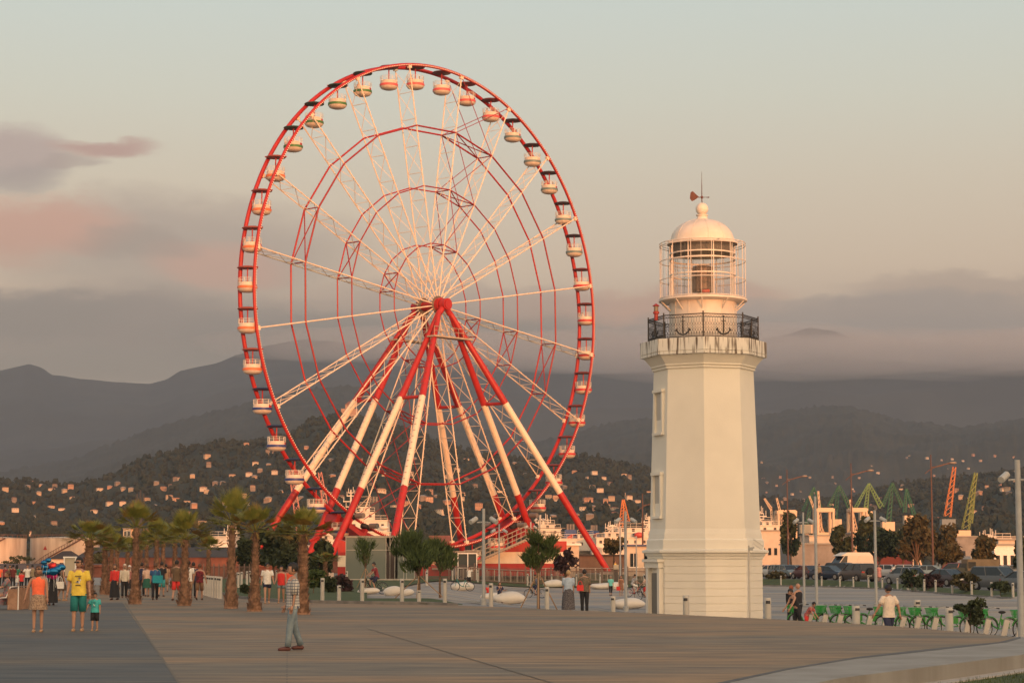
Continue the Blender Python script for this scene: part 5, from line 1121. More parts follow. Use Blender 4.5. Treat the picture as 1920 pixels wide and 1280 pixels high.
# ================================================================ VEHICLES
carglass=mat('car_glass',(.02,.025,.03),.08); tyre=mat('tyre',(.015,.015,.015),.85); alloy=mat('alloy',(.35,.34,.32),.35,metal=.6)
head_m=mat('headlamp',(.6,.58,.52),.1); tail_m=mat('tail_lamp',(.45,.02,.015),.2); plate_m=mat('plate_white',(.65,.62,.58),.5)
def vehicle(kind,paint,label,cat='car',roof=None):
    S_={'sedan':[4.5,1.78,1.44,(-2.25,-1.75,-.95,.35,1.15,2.25),(.95,1.0,1.42,1.44,.98,.72)],
        'hatch':[4.0,1.74,1.50,(-2.0,-1.85,-1.35,.35,1.05,2.0),(.9,1.0,1.47,1.50,1.0,.74)],
        'suv':[4.5,1.86,1.74,(-2.25,-2.15,-1.85,.45,1.15,2.25),(.98,1.1,1.70,1.74,1.12,.92)],
        'van':[5.6,2.0,2.55,(-2.8,-2.75,-2.6,1.1,2.15,2.8),(1.1,1.25,2.5,2.55,1.35,1.05)]}[kind]
    Ln,Wd,Ht,X,Zt=S_; t=thing({'van':'parked_van'}.get(kind,'parked_car'),label,cat); w=Wd/2; zb=.28; belt=Zt[4]-.02 if kind!='van' else 1.35
    # lower body
    st=[(-Ln/2,zb+.18,.62*0+belt*.80,.80),(-Ln/2+.06,zb+.02,belt*.96,.93),(-Ln/2+.5,zb-.06,belt,1),(X[4]-.1,zb-.06,belt,1),(X[4]+.3,zb-.06,lerp(belt,Zt[5],.35)+.02,.99),(Ln/2-.35,zb,Zt[5]+.02,.94),(Ln/2-.05,zb+.05,Zt[5]-.08,.84),(Ln/2,zb+.15,Zt[5]-.25,.74)]
    mb=MB(); vs=[];
    for x,b_,tp,f in st:
        m_=(b_+tp)/2; vs+=[(x,-w*f*.92,b_),(x,-w*f,m_-.1),(x,-w*f,m_+.12),(x,-w*f*.90,tp),(x,0,tp+.03),(x,w*f*.90,tp),(x,w*f,m_+.12),(x,w*f,m_-.1),(x,w*f*.92,b_)]
    n=9; fs=[(k*n+i,k*n+(i+1)%n,(k+1)*n+(i+1)%n,(k+1)*n+i) for k in range(len(st)-1) for i in range(n)]+[tuple(range(n)),tuple(range((len(st)-1)*n,len(st)*n))]; mb.add(vs,fs)
    # roof panel and pillars
    a,b_,c,e=X[1],X[2],X[3],X[4]; wr=w*(.76 if kind!='van' else .86); zt=Ht-.03
    def loft2(mb,x0,x1,x2,x3,z0,z1,w0,w1,k=0):
        mb.add([(x0,-w0,z0),(x0,w0,z0),(x3,w0,z0),(x3,-w0,z0),(x1,-w1,z1),(x1,w1,z1),(x2,w1,z1),(x2,-w1,z1)],[(0,1,5,4),(1,2,6,5),(2,3,7,6),(3,0,4,7),(4,5,6,7)])
    mb.add([(b_-.02,-wr,zt),(b_-.02,wr,zt),(c+.02,wr,zt),(c+.02,-wr,zt),(b_+.1,-wr*.86,Ht+.02),(b_+.1,wr*.86,Ht+.02),(c-.12,wr*.86,Ht+.02),(c-.12,-wr*.86,Ht+.02)],[(0,1,5,4),(1,2,6,5),(2,3,7,6),(3,0,4,7),(4,5,6,7),(0,1,2,3)])
    for s_ in (-1,1):
        for xa,xb in ((a,b_),(e,c),(lerp(a,e,.5)-.03,lerp(b_,c,.5)-.03)): mb.tube((xa,s_*w*.9,belt),(xb,s_*wr,zt),.045,5)
        if kind=='van': mb.add([(a,s_*w*.905,belt),(.9,s_*w*.905,belt),(.7,s_*(wr+.015),zt),(b_,s_*(wr+.015),zt)],[(0,1,2,3)])
    mb.build('body',paint,t,smooth=True)
    if roof:
        mb=MB(); loft2(mb,b_-.05,b_+.3,c-.5,c+.5,Ht-.05,Ht+.35,wr*1.0,wr*.85); mb.build('high_roof',roof,t)
    mb=MB(); loft2(mb,a+.02,b_,c,e-.02,belt-.01,zt,w*.885,wr-.01); mb.build('window',carglass,t)
    for x in (-Ln/2+.85,Ln/2-.85):
        for s_ in (-1,1):
            mb=MB(); rr=.33 if kind!='suv' else .37; mb.tube((x,s_*(w-.21),rr),(x,s_*(w+.01),rr),rr,20); wl=mb.build('wheel',tyre,t,smooth=True); mb=MB(); mb.tube((x,s_*(w-.02),rr),(x,s_*(w+.02),rr),rr*.62,12); mb.build('rim',alloy,wl)
    for s_ in (-1,1):
        mb=MB(); mb.box((Ln/2-.10,s_*w*.66,Zt[5]-.16),(.16,.34,.15)); mb.build('headlight',head_m,t)
        mb=MB(); mb.box((-Ln/2+.04,s_*w*.72,belt*.86-.02),(.10,.30,.16)); mb.build('tail_light',tail_m,t)
        mb=MB(); mb.ball((e-.15,s_*(w+.06),belt+.06),.1,8,5,(.6,1,.8)); mb.build('mirror',paint,t)
    mb=MB(); mb.box((Ln/2+.01,0,.45),(.03,.5,.12)); mb.box((-Ln/2-.01,0,.6),(.03,.5,.12)); mb.build('number_plate',plate_m,t)
    mb=MB(); mb.box((Ln/2-.02,0,.62),(.06,w*.9,.13)); mb.build('grille',dark,t)
    return t
def pt(n,c,r=.3): return mat('paint_'+n,c,r,spec=.6)
G='cars in the car park'
for kind,px,d,yaw,m,l in [('suv',1867,157,-52,pt('grey',(.10,.11,.12)),'grey off-road car facing the viewer behind the right bollards'),
 ('sedan',1765,178,118,pt('maroon',(.05,.035,.04)),'dark saloon seen from behind with lit tail lamps near the red stakes'),
 ('hatch',1692,188,118,pt('ash',(.16,.17,.18)),'ash grey hatchback seen from behind near the white shirt man'),
 ('suv',1603,205,112,pt('charcoal',(.05,.045,.045)),'dark off-road car with a spare wheel on its rear door'),
 ('sedan',1553,218,-50,pt('midnight',(.02,.03,.055)),'midnight blue saloon facing the viewer between the slim poles'),
 ('sedan',1510,228,112,pt('wine',(.06,.02,.022)),'wine dark saloon with red tail lamps behind the slim poles'),
 ('hatch',1474,236,-70,pt('bluegrey',(.10,.14,.16)),'blue grey small car facing the viewer near the lighthouse'),
 ('sedan',1449,262,-60,pt('pale',(.45,.47,.47)),'pale saloon half hidden behind the lighthouse edge'),('hatch',1459,240,-80,pt('darkgreen',(.02,.045,.04)),'dark green small car beside the rounded bush'),('sedan',1487,270,-60,pt('teal',(.02,.06,.07)),'dark teal car behind the small blue grey one'),
 ('suv',1580,232,-40,pt('black',(.02,.02,.025)),'black off-road car under the nose of the white van'),
 ('hatch',1664,252,-30,pt('silver',(.40,.42,.44)),'silver hatchback left of the walkers in white'),('sedan',1682,262,-25,pt('silver',(.40,.42,.44)),'silver saloon behind the walkers in white'),('hatch',1700,248,-20,pt('white',(.60,.60,.58)),'white hatchback with open stance behind the ash grey one'),
 ('sedan',1742,232,-25,pt('steelblue',(.20,.28,.31)),'steel blue saloon in the middle of the car park'),('sedan',1727,246,-25,pt('steelblue2',(.16,.24,.28)),'pale blue saloon just left of the brown mast'),
 ('suv',1785,215,150,pt('red',(.25,.03,.03)),'dark red car beside the jeep nose'),('sedan',1926,150,-60,pt('slate',(.09,.10,.11)),'slate car cut by the right edge of the view'),('sedan',1890,255,0,pt('slate2',(.14,.17,.19)),'grey blue saloon far behind the off-road car'),('hatch',1862,262,10,pt('bottle',(.02,.05,.035)),'bottle green hatchback far behind the jeep'),('sedan',1436,275,-60,pt('red',(.25,.03,.03)),'dark red car just at the lighthouse edge')]:
    v=vehicle(kind,m,l); x=(px-960)/F*d; v.location=(x,d,gz(x,d)+.01); v.rotation_euler=(0,0,R(yaw)); v['group']=G
    if 'spare' in l: mb=MB(); mb.tube((-2.28,0,1.0),(-2.48,0,1.0),.36,18); mb.build('spare_wheel',tyre,v,smooth=True)
v=vehicle('van',pt('cream',(.55,.50,.42)),'cream high roofed van towering over the other cars','van',roof=pt('cream',(.55,.50,.42))); d=238; x=(1588-960)/F*d; v.location=(x,d,gz(x,d)); v.rotation_euler=(0,0,R(205))
# jeep with canvas back
x=(1818-960)/F*190; j=thing('parked_jeep','olive jeep with a tan canvas back and large wheels','jeep',(x,190,gz(x,190)),R(186),G)
ol=pt('olive',(.045,.045,.03),.5); mb=MB(); mb.box((0,0,.95),(4.4,1.8,.5)); mb.box((1.5,0,1.3),(1.3,1.5,.35)); mb.box((.75,0,1.5),(.12,1.7,.7)); mb.build('body',ol,j); mb=MB(); mb.box((-.75,0,1.72),(2.9,1.76,1.0)); mb.build('canvas',mat('canvas_tan',(.25,.17,.10),.9,.1,2),j); mb=MB(); mb.box((.3,0,1.7),(.7,1.79,.55)); mb.build('window',carglass,j)
for xx in (-1.4,1.45):
    for s_ in (-1,1): mb=MB(); mb.tube((xx,s_*.72,.45),(xx,s_*.98,.45),.45,20); w_=mb.build('wheel',tyre,j,smooth=True); mb=MB(); mb.tube((xx,s_*.97,.45),(xx,s_*1.0,.45),.26,8); mb.build('rim',alloy,w_)
for s_ in (-1,1): mb=MB(); mb.lathe([(0,0),(.12,.02)],(2.22,s_*.55,1.2),10); mb.ball((2.17,s_*.55,1.2),.11,8,5,(.4,1,1)); mb.build('headlight',head_m,j)
# ================================================================ WHEEL PLATFORM, PAVILION, FENCES
def W3(px,py,d): return P(px,py,d)
kd_=192; x0=(650-960)/F*kd_; x1=(778-960)/F*kd_; zk=.12; hk=zy(1006,kd_)-zk
pav=thing('glass_pavilion','grey green glass box pavilion with a dark doorway beside the wheel','pavilion',(x0,kd_,zk)); wk=x1-x0; xs=(725-650)/F*kd_
gl=glassmat('pavilion_glass',(.17,.20,.18),.86,.12)
mb=MB(); mb.box((wk/2,2.5,-.12),(wk+.5,5.6,.5)); mb.build('plinth',conc,pav)
mb=MB()
for xx in [0,xs*.5,xs,xs+.35,xs+.8,xs+1.6,wk-.7,wk]: mb.box((xx,0,hk/2),(.05,.06,hk))
for zz in (.12,hk*.70,hk-.03): mb.box((wk/2,0,zz),(wk,.07,.05))
for xx in (0,wk): 
    for yy in (2.5,5): mb.box((xx,yy,hk/2),(.06,.05,hk))
for yy in (0.04,5): mb.box((wk/2,yy,hk),(wk+.1,.1,.10))
for k in range(8): 
    f=k/8; mb.tube((f*wk,.1,hk*.72),((f+.0625)*wk,.1,hk-.05),.03,4); mb.tube(((f+.0625)*wk,.1,hk-.05),((f+.125)*wk,.1,hk*.72),.03,4)
mb.build('frame',mat('alu_frame',(.36,.36,.33),.4),pav)
mb=MB(); mb.box((xs/2,-.01,hk/2),(xs-.06,.02,hk-.1)); mb.box((lerp(xs+1.0,wk,.5),-.01,hk/2),(wk-xs-1.1,.02,hk-.1)); mb.box((-.01,2.5,hk/2),(.02,4.9,hk-.1)); mb.box((wk+.01,2.5,hk/2),(.02,4.9,hk-.1)); mb.build('glass_wall',gl,pav)
mb=MB(); mb.box((wk/2,2.5,hk+.06),(wk+.2,5.2,.08)); mb.build('roof',mat('roof_grey',(.25,.25,.23),.6),pav)
mb=MB(); mb.box((wk/2,4.9,hk/2),(wk-.1,.1,hk-.1)); mb.build('back_wall',mat('back_panel',(.22,.20,.17),.8),pav)
mb=MB(); mb.box((xs+.45,.06,1.3),(.75,.04,2.5)); 
for k in range(5): mb.box((xs+.2+.13*k,-.03,.9+.3*(k%2)),(.03,.03,1.6+.5*(k%3)))
mb.build('doorway',mat('door_dark',(.05,.035,.03),.7),pav)
# boarding platform: red and cream panels, stairs, booth
d0=215
bp=thing('boarding_platform','red and cream boarding platform with ramp railings under the wheel','platform',((800-960)/F*d0,d0,gz((800-960)/F*d0,d0)))
o0=bp.location; q=lambda px,py: Vector(((px-800)/F*d0,0,zy(py,d0)-o0.z))
mb=MB(); mb.mi=0
def slabp(pxs,y0,y1,off_=0): # polygon in the facade plane with real depth
    pts=[q(a,b) for a,b in pxs]; n=len(pts); mb.add([p+Vector((0,y0+off_,0)) for p in pts]+[p+Vector((0,y1+off_,0)) for p in pts],[tuple(range(n)),tuple(range(n,2*n))]+[(i,(i+1)%n,n+(i+1)%n,n+i) for i in range(n)])
mb.mi=1; slabp([(896,1055.8),(1062,1055.8),(1062,1034.2),(938,1034.2),(896,1050)],0.02,7); mb.mi=0
slabp([(896,1079),(1062,1079),(1062,1056),(896,1056)],0,7)
slabp([(938,1034),(1062,1034),(1062,1014),(975,1014)],0.1,7)
mb.build('panel',[red,cream],bp); mb=MB()
slabp([(770,1079),(846,1079),(846,1069),(822,1059),(790,1056),(770,1058)],-.5,5)
mb.build('ramp',red,bp); mb=MB()
slabp([(635,1083),(652,1083),(652,1062),(635,1062)],0,5)
mb.mi=1
slabp([(635,1061.8),(652,1061.8),(652,1041),(635,1041)],0,5)
mb.mi=0; slabp([(635,1040.8),(652,1040.8),(652,1016),(635,1010)],0,5)
mb.build('side_panel',[red,cream],bp)
mb=MB()
for dy in (-.4,-1.6):
    A_=q(878,1060)+Vector((0,dy,0)); B_=q(985,1012)+Vector((0,dy,0))
    for h_ in (0,.45,.9,1.35): mb.tube(A_+Vector((0,0,h_)),B_+Vector((0,0,h_)),.05 if h_ else .12,5)
    for k in range(14): c=A_.lerp(B_,k/13); mb.tube(c,c+Vector((0,0,1.35)),.035,4)
for k in range(22): c=q(878,1062).lerp(q(985,1014),k/21); mb.box(c+Vector((0,-1.0,0)),(.35,1.3,.08))
A_=q(985,1012);B_=q(1060,1012)
for h_ in (.4,.8,1.2): mb.tube(A_+Vector((0,-.3,h_)),B_+Vector((0,-.3,h_)),.035,4)
mb.build('stair_railing',mat('railing_grey',(.30,.25,.20),.6),bp)
mb=MB(); mb.box(q(878,1060)+Vector((-.9,.3,-.3)),(5.4,2.4,.2)); 
mb.box(q(872,1034)+Vector((-.1,.5,0)),(2.6,2.4,.18)); mb.build('landing',mat('landing_grey',(.25,.21,.18),.7),bp)
# ticket booth with glass doors
bt=thing('ticket_booth','small booth with two dark glass doors framed in white below the ramp','booth',((877-960)/F*(d0-3),d0-3,gz((877-960)/F*(d0-3),d0-3))); hb=zy(1036,d0-3)-bt.location.z
mb=MB()
for xx in (-.95,0.03,.92): mb.box((xx,-.05,hb/2),(.09,.1,hb))
for zz in (.05,hb*.45,hb-.05): mb.box((0,-.05,zz),(1.95,.09,.09))
mb.build('door_frame',white,bt); mb=MB(); mb.box((0,1,hb/2),(1.85,1.9,hb-.05)); mb.build('glass',mat('booth_glass',(.06,.07,.07),.1),bt)
mb=MB()
for k in range(6): mb.box((.48,-.12,.25+k*.2),(.8,.04,.08))
mb.build('counter_rack',mat('rack_cream',(.55,.48,.38),.6),bt)
# metal fence round the wheel
fz=mat('fence_steel',(.16,.10,.08),.6)
def fence(px0,px1,d,label,h=1.5,n=70,m=None,rails=(.15,1.3),r=.022,z=None):
    X0=(px0-960)/F*d;X1=(px1-960)/F*d; t=thing('fence',label,'fence',(X0,d,0)); mb=MB(); zf=(lambda x:gz(x,d)) if z is None else (lambda x:z)
    for k in range(n+1): x=lerp(X0,X1,k/n); zz=zf(x); mb.tube((x-X0,0,zz),(x-X0,0,zz+h),r,4)
    mb.build('bar',m or fz,t); mb=MB()
    for q_ in rails: mb.path([(lerp(0,X1-X0,k/20),0,zf(lerp(X0,X1,k/20))+q_) for k in range(21)],r*1.4,4)
    mb.build('rail',m or fz,t)
    for k in range(0,n+1,max(1,n//9)): mb=MB(); x=lerp(X0,X1,k/n); mb.box((x-X0,.03,zf(x)+h/2+.1),(.12,.12,h+.2)); mb.build('post',m or fz,t)
    return t
fence(795,1225,207,'dark metal railing fence in front of the wheel platform',1.6,190)
fence(1000,1230,214,'pale crowd barrier railings behind the dark fence',1.1,80,mat('barrier_pale',(.42,.36,.30),.5))
fence(385,480,205,'dark garden railing behind the left bollards',1.4,50,z=.0); fence(855,1000,209,'pale crowd barriers below the ramp',1.1,50,mat('barrier_pale',(.42,.36,.30),.5))
# small control box
x=(1154-960)/F*212; t=thing('control_box','grey control cabinet on a post at the foot of the right wheel leg','cabinet',(x,212,gz(x,212))); mb=MB(); mb.box((0,0,1.5),(.5,.35,.5)); mb.build('cabinet',mat('cab_beige',(.42,.38,.30),.5),t); mb=MB(); mb.box((-.0,.05,.65),(.3,.2,1.3)); mb.box((.45,.1,.9),(.3,.3,1.9)); mb.build('post',mat('cab_dark',(.06,.06,.06),.5),t)
# generic building
def building(name,label,px0,px1,ty,d,wm,rm=None,by=None,depth=6,cat='building',roof='flat',wins=0,rows=1,wm2=None,door=False,z=None,group=None):
    X0=(px0-960)/F*d;X1=(px1-960)/F*d; z0=(gz((X0+X1)/2,d) if z is None else z); H=zy(ty,d)-z0; w=X1-X0
    t=thing(name,label,cat,((X0+X1)/2,d,z0),0,group); rm=rm or mat('roof_grey',(.25,.25,.23),.6)
    if roof=='gable': he=H*.68
    elif roof=='hip': he=H*.66
    else: he=H
    mb=MB(); mb.box((0,depth/2,he/2-.2),(w,depth,he+.4)); mb.build('wall',wm,t)
    mb=MB(); e=.3
    if roof=='flat': mb.box((0,depth/2,he+.11),(w+.5,depth+.5,.22))
    elif roof=='gable': mb.add([(-w/2-e,-e,he),(w/2+e,-e,he),(w/2+e,depth+e,he),(-w/2-e,depth+e,he),(-w/2-e,depth/2,H),(w/2+e,depth/2,H)],[(0,1,5,4),(2,3,4,5),(0,4,3),(1,2,5),(0,1,2,3)])
    else: mb.add([(-w/2-e,-e,he),(w/2+e,-e,he),(w/2+e,depth+e,he),(-w/2-e,depth+e,he),(-w/2+w*.3,depth/2,H),(w/2-w*.3,depth/2,H)],[(0,1,5,4),(2,3,4,5),(0,4,3),(1,2,5),(0,1,2,3)])
    mb.build('roof',rm,t)
    for r_ in range(rows):
        for k in range(wins):
            xx=-w/2+w*(k+.5)/wins; zz=he*(r_+.55)/rows; ww=min(1.4,w/wins*.5); hh=min(1.4,he/rows*.45); o_=MB(); o_.box((xx,-.02,zz),(ww,.08,hh)); wo_=o_.build('window',carglass,t)
            if d<260: o_=MB(); o_.box((xx,-.04,zz-hh/2-.05),(ww+.2,.16,.08)); o_.box((xx,-.05,zz),(.05,.1,hh)); o_.build('window_frame',white,wo_)
    if door: o_=MB(); o_.box((w*.28,-.02,1.05),(.9,.08,2.1)); o_.build('door',dark,t)
    return t
cw=mat('cream_wall',(.55,.47,.38),.8,.08,.6); ow=mat('ochre_wall',(.50,.34,.22),.8,.1,.6); bw=mat('brick_wall',(.17,.065,.045),.9,.2,1); dr_=mat('dark_roofing',(.035,.028,.026),.9,.2,.4); rr_=mat('tile_roof',(.22,.07,.045),.8,.15,.8); gw=mat('grey_wall',(.24,.22,.20),.85,.15,.5); blr=mat('blue_roof',(.05,.07,.14),.6)
building('service_building','flat white service building right of the boarding ramp',1044,1085,1022,222,cw,white,depth=6)
building('kiosk','white kiosk with blue roof edge left of the lighthouse',1174,1226,1024,225,cw,blr,depth=5,wins=2,door=True,cat='kiosk')
building('shed','long dark fenced shed behind the thin tree by the wheel legs',1086,1175,1042,300,mat('shed_brown',(.12,.08,.06),.9,.2,.5),dr_,depth=8,cat='shed')
building('warehouse','long warehouse with a black pitched roof and brick red wall on the left',150,640,1024,330,bw,dr_,depth=26,roof='gable',z=-1)
building('brick_wall','low brick red wall crossing behind the walkers on the left',120,560,1062,240,bw,bw,depth=.6,z=-.3,cat='wall')
building('low_shed','low brown roofed shed at the left edge behind the crowd',-120,186,1056,270,mat('mud_brown',(.10,.065,.05),.9,.2,.3),mat('mud_roof',(.085,.055,.045),.9,.2,.3),depth=18,roof='gable',z=-.8,cat='shed')
building('hut','small white hut with dark hipped roof beside the storage tanks',100,140,1032,300,cw,dr_,depth=7,roof='hip',wins=3,z=0,cat='house')
building('block_of_flats','pale block of flats left half above the tall slim palm',234,248,991,700,cw,depth=10,wins=2,rows=4,z=-1); building('block_of_flats','ochre block of flats right half above the tall slim palm',248,273,991,690,ow,depth=10,wins=3,rows=4,z=-1)
building('house','orange roofed house behind the ramp near the lattice spokes',806,842,1003,520,ow,rr_,depth=9,roof='gable',wins=4,z=-1)
building('container_stack','white container on the quay behind the leaning palm',413,434,1017,360,white,white,depth=5,z=-1,cat='container')
building('harbour_building','white harbour office with windows at the right edge',1868,1906,1012,330,cw,depth=10,wins=4,rows=2,z=-.5)
building('harbour_building','cream low harbour hall right of the lighthouse',1424,1480,995,420,cw,depth=14,wins=5,rows=1,z=-1)
building('harbour_building','white low hall behind the slim poles',1515,1556,1004,430,cw,depth=14,wins=4,rows=1,z=-1); building('harbour_building','grey quay shed above the cars',1480,1600,1020,360,gw,depth=14,z=-1); building('harbour_building','rust coloured shed behind the grey pole',1596,1628,1000,400,ow,depth=12,z=-1)
building('harbour_building','long grey pier shed at the far right',1790,1960,1006,480,gw,depth=14,wins=8,z=-1); building('harbour_building','pale hall between the dark trees',1670,1700,1008,420,cw,depth=12,wins=3,z=-1)
# sign board on the left
x=(136-960)/F*128; t=thing('notice_board','white framed notice board behind the man in yellow','board',(x,128,0)); mb=MB(); mb.box((0,0,1.45),(.62,.10,1.1)); mb.build('panel',mat('board_beige',(.40,.36,.28),.7),t); mb=MB(); mb.box((0,-.02,2.03),(.8,.22,.08)); 
for s_ in (-1,1): mb.box((s_*.34,-.03,1.0),(.07,.14,2.0))
mb.build('frame',white,t)
# storage tanks
tank_m=mat('tank_paint',(.60,.50,.40),.7,0,.5,(.40,.30,.23),stretch=(1,1,.12)); rustm=mat('stair_rust',(.13,.07,.05),.8)
for px,d,l in [(-21,520,'rusty cream storage tank cut by the left edge'),(126,540,'rusty cream storage tank behind the golden palm')]:
    x=(px-960)/F*d; t=thing('storage_tank',l,'storage tank',(x,d,-1)); zt=zy(1009,d)+1; r_=9.6 if px<0 else 8.7
    mb=MB(); mb.lathe([(r_,0),(r_,zt),(r_*1.01,zt+.05),(r_*.5,zt+.35),(0,zt+.45)],n=48); mb.build('shell',tank_m,t,smooth=True)
    mb=MB(); n_=24; 
    for k in range(n_): 
        a=R(-150+100*k/n_); a2=R(-150+100*(k+1)/n_); z1_=zt*(k)/n_; z2_=zt*(k+1)/n_
        mb.path([(math.cos(a)*(r_+.3),math.sin(a)*(r_+.3),z1_),(math.cos(a2)*(r_+.3),math.sin(a2)*(r_+.3),z2_)],.18,4); mb.tube((math.cos(a)*(r_+.6),math.sin(a)*(r_+.6),z1_),(math.cos(a)*(r_+.6),math.sin(a)*(r_+.6),z1_+1.0),.05,4); mb.tube((math.cos(a)*(r_+.6),math.sin(a)*(r_+.6),z1_+1.0),(math.cos(a2)*(r_+.6),math.sin(a2)*(r_+.6),z2_+1.0),.06,4)
    mb.build('stairway',rustm,t); mb=MB(); 
    for k in range(40): a=2*PI*k/40; mb.tube((math.cos(a)*r_,math.sin(a)*r_,zt),(math.cos(a)*r_,math.sin(a)*r_,zt+.9),.04,4)
    mb.path([(math.cos(2*PI*k/40)*r_,math.sin(2*PI*k/40)*r_,zt+.9) for k in range(40)],.05,4,closed=True); mb.build('guard_rail',rustm,t)
    a=R(-112 if px>0 else -68); c=Vector((math.cos(a)*(r_+.04),math.sin(a)*(r_+.04),zt*.72)); s_=Vector((-math.sin(a),math.cos(a),0)); n_=Vector((math.cos(a),math.sin(a),0)); mb=MB(); vs=[c-s_*.55+Vector((0,0,-.4)),c+s_*.55+Vector((0,0,-.4)),c+Vector((0,0,.6))]; mb.add(vs+[v+n_*.06 for v in vs],[(0,1,2),(3,4,5),(0,1,4,3),(1,2,5,4),(2,0,3,5)]); mb.build('warning_triangle',mat('sign_red',(.35,.03,.03),.6),t)
# ================================================================ SHIPS
hullw=mat('ship_white',(.66,.60,.52),.5,.08,.4); hulld=mat('ship_dark_hull',(.03,.035,.04),.6); fun=mat('funnel_black',(.02,.022,.03),.5); funb=mat('funnel_blue',(.02,.06,.18),.5); redt=mat('ship_red',(.45,.05,.035),.5)
def ship(label,px0,px1,d,tiers,hull_top=1052,hm=None,funnel=None,mast=None,bow=1,extra=None):
    """tiers: (px0,px1,ytop,ybottom) rectangles of the superstructure"""
    X0=(px0-960)/F*d;X1=(px1-960)/F*d; cx=(X0+X1)/2; t=thing('ship',label,'ship',(cx,d,-1)); L_=X1-X0; ht=zy(hull_top,d)+1
    mb=MB(); w=7; sec=[]
    for x,ww,rz in ((-L_/2,w*.75,.3),(-L_/2+2,w,0),(L_/2-8,w,0),(L_/2-3,w*.5,.5),(L_/2,.2,1.2)):
        x*=bow; sec+=[(x,-ww,ht+rz),(x,-ww*.8,-1),(x,ww*.8,-1),(x,ww,ht+rz)]
    n=4; mb.add([(a,b+w,c) for a,b,c in sec],[(k*n+i,k*n+(i+1)%n,(k+1)*n+(i+1)%n,(k+1)*n+i) for k in range(4) for i in range(4)]+[(0,1,2,3),(16,17,18,19)]); mb.build('hull',hm or hulld,t)
    for i,(a,b,ty,by) in enumerate(tiers):
        xa=(a-960)/F*d-cx; xb=(b-960)/F*d-cx; za=zy(by,d)+1; zb_=zy(ty,d)+1; y0=1+.5*i; mb=MB(); mb.box(((xa+xb)/2,y0+4.5,(za+zb_)/2),(xb-xa,9-i*.6,zb_-za)); mb.box(((xa+xb)/2,y0+4.5,zb_+.08),(xb-xa+.5,9.4-i*.6,.16)); dkk=mb.build('deckhouse',hullw,t)
        nw=int((xb-xa)/1.6); nr=max(1,int((zb_-za)/2.6))
        mb=MB()
        for r_ in range(nr):
            for k in range(nw): mb.box((xa+(xb-xa)*(k+.5)/max(1,nw),y0-.02+.3*i*0+(.0 if i==0 else 0)+(9-9+i*.6)/2,za+(zb_-za)*(r_+.6)/nr),(.55,.1,.6))
        if nw: mb.build('window',dark,dkk)
        mb=MB(); n_=int((xb-xa)/1.2)
        for k in range(n_+1): x=xa+(xb-xa)*k/max(1,n_); mb.tube((x,y0+.1,zb_),(x,y0+.1,zb_+1),.04,3)
        mb.tube((xa,y0+.1,zb_+1),(xb,y0+.1,zb_+1),.04,3); mb.tube((xa,y0+.1,zb_+.5),(xb,y0+.1,zb_+.5),.03,3); mb.build('deck_rail',hullw,dkk)
    for a,b,ty,by,m in funnel or ():
        xa=(a-960)/F*d-cx; xb=(b-960)/F*d-cx; za=zy(by,d)+1; zb_=zy(ty,d)+1; mb=MB(); w0=(xb-xa)/2; mb.add([( (xa+xb)/2+s*w0*k,5.5+q*2.2*k,z) for z,k in((za,1),(zb_,.78)) for s,q in((-1,-1),(1,-1),(1,1),(-1,1))],[(0,1,5,4),(1,2,6,5),(2,3,7,6),(3,0,4,7),(4,5,6,7)]); ff=mb.build('funnel',m,t)
        mb=MB(); 
        for k in range(3): mb.tube(((xa+xb)/2+(k-1)*w0*.4,5.5,zb_),((xa+xb)/2+(k-1)*w0*.4,5.5,zb_+1.2),.25,8)
        mb.build('exhaust_pipe',mat('pipe_grey',(.2,.17,.15),.5),ff)
        if m is funb: mb=MB(); c=((xa+xb)/2,5.5-2.02,(za+zb_)/2); mb.path([(c[0]-.7,c[1],c[2]-.9),(c[0]-.5,c[1],c[2]+.1),(c[0]+.2,c[1],c[2]+.5),(c[0]+1,c[1],c[2]+.7)],[.22,.25,.22,.1],5); mb.path([(c[0]-.4,c[1],c[2]-.1),(c[0]+.4,c[1],c[2]+.1)],.15,5); mb.build('emblem',redt,ff)
    for a,ty,by in mast or ():
        x=(a-960)/F*d-cx; za=zy(by,d)+1; zb_=zy(ty,d)+1; h=zb_-za; mb=MB(); mb.tube((x,5,za),(x,5,zb_),.35,6,.12); 
        for f,l_ in ((.45,1.6),(.62,2.4),(.8,1.3),(.9,.8)): mb.box((x,5,za+h*f),(l_*1.3,.5,.18)); mb.tube((x-l_*.6,5,za+h*f),(x-l_*.6,5,za+h*f+.9),.07,4); mb.tube((x+l_*.6,5,za+h*f),(x+l_*.6,5,za+h*f+1.2),.07,4)
        for k in (-1,1): mb.tube((x+k*1.0,5,za),(x,5,za+h*.6),.12,4)
        mb.build('mast',hullw,t)
    for nm,a,b,ty,by,m in extra or ():
        xa=(a-960)/F*d-cx; xb=(b-960)/F*d-cx; za=zy(by,d)+1; zb_=zy(ty,d)+1; mb=MB(); mb.ball(((xa+xb)/2,-.2,(za+zb_)/2),(xb-xa)/2,12,8,(1,.5,(zb_-za)/(xb-xa))); mb.build(nm,m,t,smooth='all')
    return t
ship('large white cargo ship with a black funnel behind the left wheel legs',560,770,430,[(604,730,998,1022),(655,726,975,998),(668,702,960,975),(674,692,950,960)],1022,hullw,[(683,712,940,974,fun)],[(655,916,975)],1,[('lifeboat',712,730,985,993,hullw)])
ship('green black tanker hull lying low behind the palms',420,700,400,[(395,440,1006,1028)],1037,mat('tanker_green',(.03,.05,.045),.6),None,[(430,985,1020)],-1)
